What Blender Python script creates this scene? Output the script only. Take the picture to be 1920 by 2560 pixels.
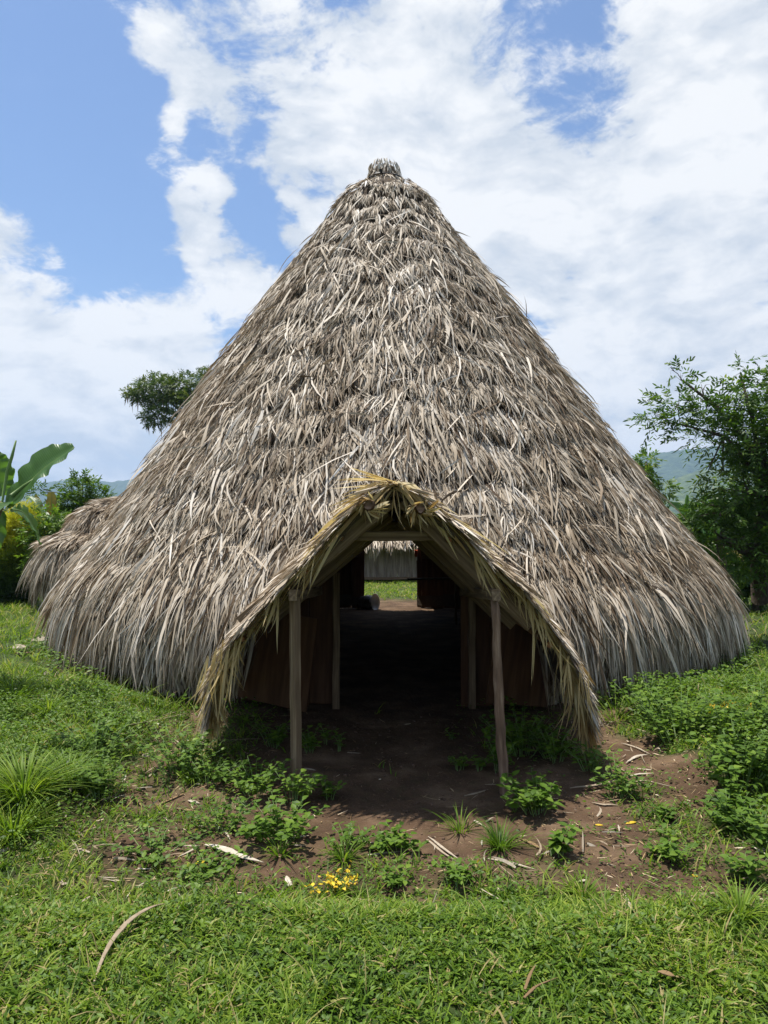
import bpy, math, random
import numpy as np
from mathutils import Vector, Matrix
for o in list(bpy.data.objects): bpy.data.objects.remove(o)
SC = bpy.context.scene
COL = SC.collection
R = math.radians
rng = np.random.default_rng(7)
random.seed(7)

# ------------------------------------------------------------------ camera
CAMZ = 1.8; FPX = 1776.0; TH = math.atan(50/1776)
cd = bpy.data.cameras.new('camera'); cam = bpy.data.objects.new('camera', cd); COL.objects.link(cam)
cam.location = (0, 0, CAMZ); cam.rotation_euler = (math.pi/2 + TH, 0, 0)
cd.sensor_fit = 'VERTICAL'; cd.sensor_height = 34.6; cd.lens = 24.0*0.99995
cd.clip_start = 0.05; cd.clip_end = 20000
SC.camera = cam

# ------------------------------------------------------------------ light
SUN = Vector((-0.22, 0.16, 1.0)).normalized()       # towards the sun
sl = bpy.data.lights.new('sun', 'SUN'); sl.energy = 4.8; sl.angle = R(0.6); sl.color = (1, .95, .87)
so = bpy.data.objects.new('sun', sl); COL.objects.link(so)
so.rotation_euler = SUN.to_track_quat('Z', 'Y').to_euler()
SC.view_settings.view_transform = 'Standard'; SC.view_settings.look = 'None'
SC.view_settings.exposure = 0.66; SC.view_settings.gamma = 1
SC.render.engine = 'CYCLES'
SC.cycles.volume_bounces = 0
SC.cycles.max_bounces = 6
SC.cycles.transparent_max_bounces = 4

def pix_dir(px, py):
    v = Vector((px-960, FPX, 1280-py)).normalized()
    return Vector((v.x, v.y*math.cos(TH)-v.z*math.sin(TH), v.y*math.sin(TH)+v.z*math.cos(TH)))
def P(px, py, d):
    """point seen at photo pixel px,py at depth y=d"""
    v = pix_dir(px, py)
    return Vector((v.x*d/v.y, d, CAMZ+v.z*d/v.y))

def make_world():
    w = bpy.data.worlds.new('World'); SC.world = w; w.use_nodes = True
    nt = w.node_tree; N = nt.nodes; L = nt.links; N.clear()
    out = N.new('ShaderNodeOutputWorld'); bg = N.new('ShaderNodeBackground'); L.new(bg.outputs[0], out.inputs[0])
    bg.inputs['Strength'].default_value = 0.062
    sky = N.new('ShaderNodeTexSky'); sky.sky_type = 'NISHITA'; sky.sun_disc = False
    sky.sun_elevation = math.asin(SUN.z); sky.sun_rotation = math.atan2(SUN.x, SUN.y)
    sky.air_density = 1.25; sky.dust_density = 0.6; sky.ozone_density = 2.5; sky.altitude = 300
    tc = N.new('ShaderNodeTexCoord')
    nrm = N.new('ShaderNodeVectorMath'); nrm.operation = 'NORMALIZE'; L.new(tc.outputs['Generated'], nrm.inputs[0])
    def math_(op, a, b=None, c=None, clamp=False):
        m = N.new('ShaderNodeMath'); m.operation = op; m.use_clamp = clamp
        for i, v in enumerate((a, b, c)):
            if v is None: continue
            if isinstance(v, (int, float)): m.inputs[i].default_value = v
            else: L.new(v, m.inputs[i])
        return m.outputs[0]
    def noise(scale, det, rough, vec, dist=0.0, stretch=None):
        n = N.new('ShaderNodeTexNoise'); n.inputs['Scale'].default_value = scale; n.inputs['Detail'].default_value = det
        n.inputs['Roughness'].default_value = rough; n.inputs['Distortion'].default_value = dist
        if stretch:
            mp = N.new('ShaderNodeMapping'); mp.inputs['Scale'].default_value = stretch[0]; mp.inputs['Rotation'].default_value = stretch[1]
            mp.inputs['Location'].default_value = stretch[2]
            L.new(vec, mp.inputs[0]); vec = mp.outputs[0]
        L.new(vec, n.inputs['Vector']); return n.outputs['Fac']
    # domain warp for the large masks
    wn = N.new('ShaderNodeTexNoise'); wn.inputs['Scale'].default_value = 3.2; wn.inputs['Detail'].default_value = 4
    L.new(nrm.outputs[0], wn.inputs['Vector'])
    sub = N.new('ShaderNodeVectorMath'); sub.operation = 'SUBTRACT'; L.new(wn.outputs['Color'], sub.inputs[0]); sub.inputs[1].default_value = (.5, .5, .5)
    scl = N.new('ShaderNodeVectorMath'); scl.operation = 'SCALE'; L.new(sub.outputs[0], scl.inputs[0]); scl.inputs['Scale'].default_value = 0.09
    add = N.new('ShaderNodeVectorMath'); add.operation = 'ADD'; L.new(nrm.outputs[0], add.inputs[0]); L.new(scl.outputs[0], add.inputs[1])
    wv = N.new('ShaderNodeVectorMath'); wv.operation = 'NORMALIZE'; L.new(add.outputs[0], wv.inputs[0])
    BL = [  # px, py, radius px, weight (negative = clear sky)
        (40, 100, 330, -.75), (90, 480, 250, -.45), (300, 400, 250, -.60), (200, 660, 200, -.50), (610, 350, 110, -.55), (690, 500, 110, -.50), (570, 620, 80, -.35), (660, 600, 90, -.40),
        (400, 770, 90, -.25), (480, 40, 60, -.1), (1400, 130, 190, -.42), (1500, 290, 110, -.34), (1370, 260, 90, -.20), (1090, 330, 60, -.2), (1330, 900, 150, -.12), (1560, 620, 160, -.15), (260, 950, 90, -.25), (330, 250, 90, -.2),
        (0, 490, 110, .75), (50, 640, 110, .55), (170, 620, 50, .35), (330, 70, 95, .45), (420, 160, 100, .50), (510, 250, 85, .50), (590, 300, 50, .25), (400, 360, 70, .62), (440, 310, 40, .3), (560, 430, 70, .40), (500, 520, 80, .50), (430, 590, 80, .48), (560, 680, 90, .45), (750, 580, 60, .6), (720, 430, 70, .5), (640, 740, 80, .3),
        (900, 120, 330, .35), (1150, 300, 250, .35), (1250, 520, 220, .32), (1800, 300, 330, .45), (1750, 80, 180, .3), (1700, 700, 300, .35), (100, 900, 200, .55), (380, 840, 120, .65), (280, 1090, 250, .5), (1700, 1000, 300, .4), (1100, 800, 300, .2)]
    acc = None
    for px, py, r, wgt in BL:
        d = pix_dir(px, py)
        dt = N.new('ShaderNodeVectorMath'); dt.operation = 'DOT_PRODUCT'; L.new(wv.outputs[0], dt.inputs[0]); dt.inputs[1].default_value = d
        ang = r/FPX*math.cos(math.acos(min(1, d.y)))**1.3
        mr = N.new('ShaderNodeMapRange'); mr.interpolation_type = 'SMOOTHSTEP'
        mr.inputs['From Min'].default_value = math.cos(ang*1.55); mr.inputs['From Max'].default_value = 1.0
        mr.inputs['To Min'].default_value = 0; mr.inputs['To Max'].default_value = wgt*(1.0 if wgt < 0 else 1.2)
        L.new(dt.outputs['Value'], mr.inputs['Value'])
        acc = mr.outputs[0] if acc is None else math_('ADD', acc, mr.outputs[0])
    n1 = noise(4.2, 14, .64, wv.outputs[0], .35, ((1, 1, 1.7), (0, .5, 0), (2, 0, 1)))
    n2 = noise(13, 9, .6, wv.outputs[0], .2, ((1, 1, 2.2), (0, .7, 0), (5, 1, 0)))
    base = math_('ADD', .60, acc)
    m = math_('ADD', base, math_('MULTIPLY', math_('SUBTRACT', n1, .5), 1.9))
    m = math_('ADD', m, math_('MULTIPLY', math_('SUBTRACT', n2, .5), 1.5))
    n3 = noise(38, 8, .62, wv.outputs[0], .3, ((1, 1, 1.8), (0, .6, 0), (1, 7, 3)))
    m = math_('ADD', m, math_('MULTIPLY', math_('SUBTRACT', n3, .5), 1.15))
    mr = N.new('ShaderNodeMapRange'); mr.interpolation_type = 'SMOOTHSTEP'; L.new(m, mr.inputs['Value'])
    mr.inputs['From Min'].default_value = .36; mr.inputs['From Max'].default_value = .94; mr.inputs['To Min'].default_value = 0.03; mr.inputs['To Max'].default_value = .97
    # shading inside clouds
    s1 = noise(5.5, 10, .6, wv.outputs[0], .2, ((1, 1, 2.4), (0, 0, 0), (9, 3, 2)))
    s = math_('ADD', math_('ADD', math_('MULTIPLY', math_('SUBTRACT', s1, .56), 2.6), math_('MULTIPLY', math_('SUBTRACT', n2, .5), 1.4)), math_('MULTIPLY', math_('SUBTRACT', m, .7), .35))
    cr = N.new('ShaderNodeValToRGB'); L.new(math_('ADD', s, .5), cr.inputs[0])
    e = cr.color_ramp.elements; e[0].position = .12; e[0].color = (.66, .71, .77, 1); e[1].position = .80; e[1].color = (.98, .98, .97, 1)
    k = N.new('ShaderNodeVectorMath'); k.operation = 'SCALE'; L.new(cr.outputs[0], k.inputs[0]); k.inputs['Scale'].default_value = 10.6
    # deepen/brighten the clear sky a little
    g = N.new('ShaderNodeMix'); g.data_type = 'RGBA'; g.blend_type = 'MULTIPLY'; g.inputs['Factor'].default_value = 1
    L.new(sky.outputs[0], g.inputs['A']); g.inputs['B'].default_value = (1.12, 1.24, 1.42, 1)
    mx = N.new('ShaderNodeMix'); mx.data_type = 'RGBA'; L.new(mr.outputs[0], mx.inputs['Factor'])
    L.new(g.outputs['Result'], mx.inputs['A']); L.new(k.outputs[0], mx.inputs['B'])
    L.new(mx.outputs['Result'], bg.inputs['Color'])
make_world()

# ------------------------------------------------------------------ object helpers
def setp(o, label=None, cat=None, group=None, kind=None):
    if label: o['label'] = label
    if cat: o['category'] = cat
    if group: o['group'] = group
    if kind: o['kind'] = kind
    return o
def empty(name, loc, label, cat, group=None):
    o = bpy.data.objects.new(name, None); COL.objects.link(o); o.location = loc; o.empty_display_size = .2
    return setp(o, label, cat, group)
def link(name, me, mat, parent=None):
    o = bpy.data.objects.new(name, me); COL.objects.link(o)
    if mat is not None:
        for m in (mat if isinstance(mat, (list, tuple)) else [mat]): me.materials.append(m)
    if parent is not None:
        o.parent = parent; o.location = -Vector(parent.location) if o.location.length == 0 else o.location
    return o
def mesh_np(name, V, Q, mat, parent=None, tint=None, smooth=False, attrs=None):
    V = np.asarray(V, np.float32).reshape(-1, 3); Q = np.asarray(Q, np.int32)
    me = bpy.data.meshes.new(name); n = len(Q); k = Q.shape[1]
    me.vertices.add(len(V)); me.vertices.foreach_set('co', V.ravel())
    me.loops.add(n*k); me.loops.foreach_set('vertex_index', Q.ravel())
    me.polygons.add(n); me.polygons.foreach_set('loop_start', np.arange(0, n*k, k, dtype=np.int32))
    me.polygons.foreach_set('loop_total', np.full(n, k, np.int32))
    if smooth: me.polygons.foreach_set('use_smooth', np.ones(n, bool))
    me.update(calc_edges=True)
    A = dict(attrs or {})
    if tint is not None: A['tint'] = tint
    for nm, arr in A.items():
        a = me.attributes.new(nm, 'FLOAT', 'POINT'); a.data.foreach_set('value', np.asarray(arr, np.float32).ravel())
    return link(name, me, mat, parent)
def mesh_py(name, V, F, mat, parent=None, smooth=False):
    me = bpy.data.meshes.new(name); me.from_pydata([tuple(v) for v in V], [], F); me.update()
    if smooth: me.polygons.foreach_set('use_smooth', [True]*len(F))
    return link(name, me, mat, parent)

def norm(a): return a/np.maximum(np.linalg.norm(a, axis=-1, keepdims=True), 1e-9)
LEAFW = {'strip': [.55, .95, 1.0, .75, .06], 'oval': [.12, .85, 1.0, .62, .05], 'grass': [.8, 1.0, .8, .5, .05], 'lance': [.2, .75, 1, .7, .04]}
def ribbons(Pt, D, Nn, L, W, bend=None, bend2=None, twist=None, prof='strip', fold=0.0, segs=None):
    """n curved tapering ribbons -> verts, quads, tint-index repeat count"""
    n = len(Pt); D = norm(D); S = norm(np.cross(D, Nn)); N2 = np.cross(S, D)
    w = np.array(LEAFW[prof])
    if segs: w = np.interp(np.linspace(0, 1, segs+1), np.linspace(0, 1, 5), w)
    k = len(w); t = np.linspace(0, 1, k)
    L = np.broadcast_to(L, (n,)); W = np.broadcast_to(W, (n,))
    C = Pt[:, None, :] + D[:, None, :]*(L[:, None]*t)[:, :, None]
    if bend is not None: C = C + bend[:, None, :]*(L[:, None]*t**2)[:, :, None]
    if bend2 is not None: C = C + bend2[:, None, :]*(L[:, None]*np.sin(t*3.0))[:, :, None]
    if twist is None: twist = np.zeros(n)
    tw = np.broadcast_to(twist if twist.ndim > 1 else twist[:, None]*np.ones(k), (n, k))
    Sv = S[:, None, :]*np.cos(tw)[:, :, None] + N2[:, None, :]*np.sin(tw)[:, :, None]
    hw = (W[:, None]*w*.5)[:, :, None]
    if fold:
        Nv = np.cross(Sv, D[:, None, :])
        A = C-Sv*hw+Nv*hw*fold; B = C+Sv*hw+Nv*hw*fold
        V = np.stack([A, C, B], 2); m = 3
        i = np.arange(n)[:, None]*k*m + np.arange(k-1)*m
        Q = np.concatenate([np.stack([i, i+1, i+m+1, i+m], -1), np.stack([i+1, i+2, i+m+2, i+m+1], -1)], 1)
    else:
        V = np.stack([C-Sv*hw, C+Sv*hw], 2); m = 2
        i = np.arange(n)[:, None]*k*m + np.arange(k-1)*m
        Q = np.stack([i, i+1, i+3, i+2], -1)
    return V.reshape(-1, 3), Q.reshape(-1, 4), k*m
def merge(parts):
    V, Q, T = [], [], []; off = 0
    for v, q, t in parts:
        V.append(v); Q.append(q+off); T.append(t); off += len(v)
    return np.concatenate(V), np.concatenate(Q), np.concatenate(T)

def tube_np(pts, rad, sides=8, jit=0.0):
    pts = [Vector(p) for p in pts]; V = []; Q = []
    for i, p in enumerate(pts):
        d = (pts[min(i+1, len(pts)-1)]-pts[max(i-1, 0)]).normalized()
        a = d.orthogonal().normalized() if i == 0 else (a - d*a.dot(d)).normalized()
        b = d.cross(a)
        for s in range(sides):
            an = 2*math.pi*s/sides; r = rad[i]*(1+random.uniform(-jit, jit))
            V.append(p+(a*math.cos(an)+b*math.sin(an))*r)
    for i in range(len(pts)-1):
        for s in range(sides):
            Q.append((i*sides+s, i*sides+(s+1) % sides, (i+1)*sides+(s+1) % sides, (i+1)*sides+s))
    # end caps, fan quads
    for base in (0, (len(pts)-1)*sides):
        c = len(V); V.append(sum((V[base+s] for s in range(sides)), Vector())/sides)
        for s in range(0, sides, 2): Q.append((c, base+s, base+(s+1) % sides, base+(s+2) % sides))
    return np.array([tuple(v) for v in V]), np.array(Q)

def beam(name, p0, p1, w, h, mat, parent, jit=.004, roll=0.0, n=9, bow=0.0):
    """sawn timber from p0 to p1, local X along its length"""
    p0 = Vector(p0); p1 = Vector(p1); L = (p1-p0).length
    V = []; F = []
    for i in range(n):
        x = L*i/(n-1); c = bow*math.sin(math.pi*i/(n-1))
        b = .006 if min(w, h) > .03 else .002
        ring = [(-w/2+b, -h/2), (w/2-b, -h/2), (w/2, -h/2+b), (w/2, h/2-b), (w/2-b, h/2), (-w/2+b, h/2), (-w/2, h/2-b), (-w/2, -h/2+b)]
        dx, dy = random.uniform(-jit, jit), random.uniform(-jit, jit)
        for y, z in ring: V.append((x, y+dx+random.uniform(-jit, jit)*.5, z+dy+c+random.uniform(-jit, jit)*.5))
    for i in range(n-1):
        for s in range(8): F.append((i*8+s, i*8+(s+1) % 8, (i+1)*8+(s+1) % 8, (i+1)*8+s))
    F.append(tuple(range(7, -1, -1))); F.append(tuple((n-1)*8+s for s in range(8)))
    me = bpy.data.meshes.new(name); me.from_pydata(V, [], F); me.update(); me.materials.append(mat)
    o = bpy.data.objects.new(name, me); COL.objects.link(o)
    q = (p1-p0).to_track_quat('X', 'Z'); o.rotation_mode = 'QUATERNION'
    from mathutils import Quaternion
    o.rotation_quaternion = q @ Quaternion((1, 0, 0), roll)
    o.location = p0
    if parent is not None: o.parent = parent; o.location = p0-Vector(parent.location)
    return o

# ------------------------------------------------------------------ noise
def _h(ix, iy, s):
    v = np.sin(ix*127.1+iy*311.7+s*74.7)*43758.5453
    return v-np.floor(v)
def vn(x, y, s=0):
    x = np.asarray(x, float); y = np.asarray(y, float)
    ix = np.floor(x); iy = np.floor(y); fx = x-ix; fy = y-iy
    fx = fx*fx*(3-2*fx); fy = fy*fy*(3-2*fy)
    return (_h(ix, iy, s)*(1-fx)+_h(ix+1, iy, s)*fx)*(1-fy)+(_h(ix, iy+1, s)*(1-fx)+_h(ix+1, iy+1, s)*fx)*fy
def fbm(x, y, s=0, o=4):
    r = 0; a = .5; t = 0
    for i in range(o): r = r+a*vn(x*2**i, y*2**i, s+i); t += a; a *= .5
    return r/t
def ss(a, b, x):
    t = np.clip((x-a)/(b-a), 0, 1); return t*t*(3-2*t)

# ------------------------------------------------------------------ hut shape
HX, HY = 0.16, 12.1
ZN = np.array([-.05, 0.1, 0.45, 0.75, 1.1, 1.6, 2.2, 3.0, 4.0, 5.0, 5.8, 6.5, 7.0, 7.40, 7.72, 7.85, 8.08, 8.14])
RN = np.array([4.80, 4.84, 4.94, 5.06, 4.95, 4.54, 4.13, 3.62, 2.95, 2.29, 1.76, 1.30, .98, 0.76, 0.42, 0.28, 0.20, .08])
def axx(z): return HX-.15*np.asarray(z)/8
EDGE = [(532, 1760, 5.72), (545, 1675, 5.62), (592, 1590, 5.5), (668, 1508, 5.36), (757, 1416, 5.22), (822, 1348, 5.16), (868, 1292, 5.12), (918, 1250, 5.1), (950, 1226, 5.1), (988, 1213, 5.1),
        (1028, 1230, 5.1), (1064, 1262, 5.12), (1146, 1320, 5.15), (1202, 1388, 5.2), (1278, 1450, 5.28), (1344, 1530, 5.4), (1405, 1612, 5.5), (1448, 1705, 5.62), (1462, 1768, 5.7)]
EP = [P(*e) for e in EDGE]
EX = np.array([p.x for p in EP]); EZ = np.array([p.z for p in EP])
def in_porch(x, y, z, pad=0.0):
    return (y < 9.5) & (x > EX[0]-pad) & (x < EX[-1]+pad) & (z < np.interp(x, EX, EZ)+pad)
def in_back(x, y, z, pad=0.0):
    top = 1.66-np.clip((-.28-x), 0, 1)*1.15
    return (y > 14) & (x > -.56-pad) & (x < .84+pad) & (z < top+pad)

def height(x, y):
    x = np.asarray(x, float); y = np.asarray(y, float)
    rr = np.hypot(x-HX, y-HY)
    out = ss(5.0, 6.2, rr)
    n = fbm(x*1.3, y*1.3, 3)-.5; n2 = fbm(x*7, y*7, 9)-.5
    h = n*.10*np.where(rr < 5.4, .4, 1)*np.exp(-np.clip(y-20, 0, 60)/40) + n2*.03
    h = h+.075*ss(3.55, 3.25, y+n*.5)
    lb = ss(-1.75, -2.5, x+n*.9)*ss(3.7, 4.6, y+n)*out
    h = h+lb*(.20+.12*n)*ss(14, 8, y)
    rb = ss(2.15, 3.0, x+n*.5)*ss(3.9, 4.9, y+n*.6)*out
    h = h+rb*.30*ss(12, 7, y)
    h = h+.10*ss(-2.4, -3.4, x)*ss(6, 9, y)*ss(20, 12, y)
    h = h-.05*np.exp(-((x-.1)**2/1.2+(y-4.9)**2/1.5))
    far = np.clip(np.hypot(x, y)-45, 0, None)
    return h + (fbm(x*.02, y*.02, 21)-.5)*np.clip(far*.03, 0, 3)
def gmask(x, y):
    """0 bare earth .. 1 thick grass"""
    rr = np.hypot(x-HX, y-HY); n = fbm(x*2.2, y*2.2, 5)-.5; n3 = fbm(x*.9, y*.9, 15)-.5
    lawn = ss(3.50, 3.28, y+n*.55)
    left = ss(-.6, -1.2, x+n*1.4)*np.clip(.42+n*3.2, 0, 1)*ss(7, 6, y)
    left = np.maximum(left, ss(-1.75, -2.3, x+n*.8))
    left = np.maximum(left, .55*ss(-.5, -1.1, x+n)*ss(4.1, 3.7, y))
    right = ss(2.0, 2.5, x+n*1.2)*ss(3.9, 4.4, y+n)
    mid = .28*ss(-.05, .2, n)+.55*ss(3.9, 3.5, y+n*.6)*ss(.0, .12, n+.05)
    right = np.maximum(right, .35*ss(.8, 1.6, x)*ss(-.1, .15, n)*ss(6.5, 5.5, y))
    g = np.maximum.reduce([lawn, left, right, mid])
    g = np.where(rr < 5.45, np.where((rr > 4.95) & (y < 12), g*.5, 0), g)
    far = ss(7.5, 9, y)*(rr > 5.5)
    g = np.maximum(g, far*.95)
    door = ss(2.0, .8, np.abs(x-.3)+n)*ss(19.6, 18.4, y+n*1.5)*(y > 15)
    porch = ss(1.5, 1.0, np.abs(x-.08))*ss(3.9, 4.4, y)*(y < 9)
    return np.clip(g*(1-door)*(1-.95*porch), 0, 1)
def gpt(px, py):
    d = pix_dir(px, py); t = 1.0
    for i in range(4000):
        p = Vector((0, 0, CAMZ))+d*t
        g = float(height(p.x, p.y))
        if p.z <= g: return Vector((p.x, p.y, g))
        t += max(.005, (p.z-g)*.3)
    return p

# ------------------------------------------------------------------ materials
def newmat(name):
    m = bpy.data.materials.new(name); m.use_nodes = True
    return m, m.node_tree, m.node_tree.nodes['Principled BSDF'], m.node_tree.nodes['Material Output']
def ramp(nt, cols, src=None):
    r = nt.nodes.new('ShaderNodeValToRGB'); e = r.color_ramp.elements
    while len(e) > 1: e.remove(e[-1])
    e[0].position = cols[0][0]; e[0].color = (*cols[0][1], 1)
    for p, c in cols[1:]:
        x = e.new(p); x.color = (*c, 1)
    if src is not None: nt.links.new(src, r.inputs[0])
    return r
def leafmat(name, cols, trans=.35, rough=.5, spec=.4, nscale=1.5, namp=.35, tcol=None):
    m, nt, b, out = newmat(name); N = nt.nodes; L = nt.links
    a = N.new('ShaderNodeAttribute'); a.attribute_name = 'tint'
    g = N.new('ShaderNodeNewGeometry'); n = N.new('ShaderNodeTexNoise'); n.inputs['Scale'].default_value = nscale; n.inputs['Detail'].default_value = 3
    L.new(g.outputs['Position'], n.inputs['Vector'])
    s = N.new('ShaderNodeMath'); s.operation = 'MULTIPLY_ADD'; L.new(n.outputs['Fac'], s.inputs[0]); s.inputs[1].default_value = namp; s.inputs[2].default_value = -namp/2
    ad = N.new('ShaderNodeMath'); ad.operation = 'ADD'; L.new(a.outputs['Fac'], ad.inputs[0]); L.new(s.outputs[0], ad.inputs[1])
    r = ramp(nt, cols, ad.outputs[0])
    L.new(r.outputs[0], b.inputs['Base Color']); b.inputs['Roughness'].default_value = rough; b.inputs['Specular IOR Level'].default_value = spec
    if trans > 0:
        t = N.new('ShaderNodeBsdfTranslucent'); mx = N.new('ShaderNodeMixShader'); mx.inputs[0].default_value = trans
        mu = N.new('ShaderNodeMix'); mu.data_type = 'RGBA'; mu.blend_type = 'MULTIPLY'; mu.inputs['Factor'].default_value = 1
        L.new(r.outputs[0], mu.inputs['A']); mu.inputs['B'].default_value = (*(tcol or (1.5, 1.6, .8)), 1)
        L.new(mu.outputs['Result'], t.inputs['Color'])
        L.new(b.outputs[0], mx.inputs[1]); L.new(t.outputs[0], mx.inputs[2]); L.new(mx.outputs[0], out.inputs['Surface'])
    return m
def surfmat(name, cols, scale=(1, 1, 1), nscale=5, detail=8, rough=.85, bump=.3, bdist=.01, coord='Object', spec=.3, rr=None, dist=0):
    m, nt, b, out = newmat(name); N = nt.nodes; L = nt.links
    tc = N.new('ShaderNodeTexCoord'); mp = N.new('ShaderNodeMapping'); mp.inputs['Scale'].default_value = scale
    L.new(tc.outputs[coord], mp.inputs[0])
    n = N.new('ShaderNodeTexNoise'); n.inputs['Scale'].default_value = nscale; n.inputs['Detail'].default_value = detail; n.inputs['Roughness'].default_value = .62
    n.inputs['Distortion'].default_value = dist
    L.new(mp.outputs[0], n.inputs['Vector'])
    r = ramp(nt, cols, n.outputs['Fac']); L.new(r.outputs[0], b.inputs['Base Color'])
    b.inputs['Roughness'].default_value = rough; b.inputs['Specular IOR Level'].default_value = spec
    if bump:
        bp = N.new('ShaderNodeBump'); bp.inputs['Strength'].default_value = bump; bp.inputs['Distance'].default_value = bdist
        L.new(n.outputs['Fac'], bp.inputs['Height']); L.new(bp.outputs[0], b.inputs['Normal'])
    return m
M = {}
M['thatch'] = leafmat('weathered_palm', [(0, (.08, .050, .028)), (.18, (.165, .115, .070)), (.38, (.29, .226, .155)), (.6, (.44, .37, .28)), (.82, (.58, .515, .43)), (1, (.70, .65, .575))], .10, .6, .25, .9, .26, (1.05, .95, .8))
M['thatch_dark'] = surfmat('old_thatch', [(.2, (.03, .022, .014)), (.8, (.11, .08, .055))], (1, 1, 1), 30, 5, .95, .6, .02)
M['fresh'] = leafmat('yellowed_palm', [(0, (.17, .09, .03)), (.3, (.36, .24, .10)), (.6, (.54, .43, .22)), (1, (.70, .62, .40))], .3, .6, .2, 7, .35, (1.2, 1.1, .7))
M['wood'] = surfmat('grey_timber', [(.25, (.06, .038, .022)), (.5, (.17, .115, .068)), (.75, (.32, .24, .15))], (1.2, 30, 30), 1.6, 8, .8, .6, .004)
M['wood_red'] = surfmat('bark_timber', [(.25, (.05, .028, .018)), (.5, (.17, .105, .068)), (.75, (.33, .23, .16))], (2, 22, 22), 1.6, 8, .85, .8, .006)
M['board'] = surfmat('brown_boards', [(.25, (.04, .018, .009)), (.5, (.09, .042, .020)), (.8, (.15, .08, .04))], (9, 9, .8), 2.2, 7, .8, .5, .004)
M['board_grey'] = surfmat('bleached_boards', [(.25, (.10, .08, .06)), (.5, (.24, .20, .16)), (.8, (.40, .36, .31))], (12, 12, 1), 1.6, 7, .85, .5, .004)
M['end'] = surfmat('cut_log_end', [(.3, (.16, .06, .02)), (.7, (.42, .22, .10))], (1, 1, 1), 25, 4, .8, .4)
M['band'] = surfmat('black_band', [(.3, (.012, .012, .014)), (.7, (.03, .03, .035))], (1, 1, 1), 20, 3, .4, 0)
M['grass'] = leafmat('grass_blades', [(0, (.026, .056, .007)), (.33, (.065, .13, .010)), (.66, (.15, .235, .020)), (.93, (.27, .33, .05)), (1, (.36, .29, .13))], .35, .5, .22, 1.1, .5)
M['weed'] = leafmat('weed_leaves', [(0, (.030, .066, .009)), (.5, (.085, .16, .016)), (1, (.20, .29, .035))], .35, .5, .25, 2, .3)
M['treeleaf'] = leafmat('tree_leaves', [(0, (.018, .046, .009)), (.45, (.052, .11, .016)), (.85, (.14, .22, .028)), (1, (.24, .28, .05))], .35, .5, .35, .6, .45)
M['fartree'] = leafmat('far_tree_leaves', [(0, (.018, .045, .010)), (.5, (.060, .11, .018)), (1, (.17, .20, .035))], .2, .5, .4, .3, .4)
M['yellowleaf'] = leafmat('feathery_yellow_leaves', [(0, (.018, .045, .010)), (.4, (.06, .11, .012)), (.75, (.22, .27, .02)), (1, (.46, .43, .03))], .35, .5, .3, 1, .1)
M['yellow'] = leafmat('yellow_petals', [(0, (.5, .32, .02)), (1, (.8, .62, .05))], .3, .5, .3, 2, .2, (1.1, 1, .6))
M['husk'] = leafmat('pale_husk', [(0, (.20, .145, .09)), (.4, (.34, .27, .19)), (.8, (.50, .44, .35)), (1, (.60, .56, .49))], .15, .75, .15, 40, .7, (1, .95, .8))
M['straw'] = leafmat('straw_bits', [(0, (.13, .08, .04)), (.4, (.30, .20, .10)), (.8, (.50, .38, .22)), (1, (.66, .58, .45))], .1, .7, .2, 3, .2, (1, .9, .7))
M['bark'] = surfmat('bark', [(.3, (.03, .022, .016)), (.7, (.12, .095, .07))], (1, 1, .35), 9, 6, .9, .8, .03)
M['stone'] = surfmat('pale_stone', [(.3, (.24, .19, .14)), (.7, (.46, .40, .32))], (1, 1, 1), 8, 8, .9, .7, .02)

def bananamat():
    m, nt, b, out = newmat('banana_leaf'); N = nt.nodes; L = nt.links
    a = N.new('ShaderNodeAttribute'); a.attribute_name = 'tint'    # runs along the midrib: fine cross veins
    w = N.new('ShaderNodeMath'); w.operation = 'SINE'; k = N.new('ShaderNodeMath'); k.operation = 'MULTIPLY'; k.inputs[1].default_value = 260
    L.new(a.outputs['Fac'], k.inputs[0]); L.new(k.outputs[0], w.inputs[0])
    g = N.new('ShaderNodeNewGeometry'); n = N.new('ShaderNodeTexNoise'); n.inputs['Scale'].default_value = 6; n.inputs['Detail'].default_value = 6
    L.new(g.outputs['Position'], n.inputs['Vector'])
    ad = N.new('ShaderNodeMath'); ad.operation = 'MULTIPLY_ADD'; L.new(w.outputs[0], ad.inputs[0]); ad.inputs[1].default_value = .035; L.new(n.outputs['Fac'], ad.inputs[2])
    r = ramp(nt, [(.3, (.03, .085, .018)), (.6, (.06, .15, .03)), (.85, (.12, .22, .05))], ad.outputs[0])
    L.new(r.outputs[0], b.inputs['Base Color']); b.inputs['Roughness'].default_value = .38
    bp = N.new('ShaderNodeBump'); bp.inputs['Strength'].default_value = .15; bp.inputs['Distance'].default_value = .006; L.new(w.outputs[0], bp.inputs['Height']); L.new(bp.outputs[0], b.inputs['Normal'])
    t = N.new('ShaderNodeBsdfTranslucent'); t.inputs['Color'].default_value = (.13, .27, .03, 1); mx = N.new('ShaderNodeMixShader'); mx.inputs[0].default_value = .4
    L.new(b.outputs[0], mx.inputs[1]); L.new(t.outputs[0], mx.inputs[2]); L.new(mx.outputs[0], out.inputs['Surface'])
    return m
M['banana'] = bananamat()
M['banana_old'] = leafmat('old_banana_leaf', [(0, (.16, .11, .02)), (.5, (.26, .20, .04)), (1, (.30, .26, .06))], .35, .5, .4, 9, .5, (1.1, 1, .5))

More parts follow.
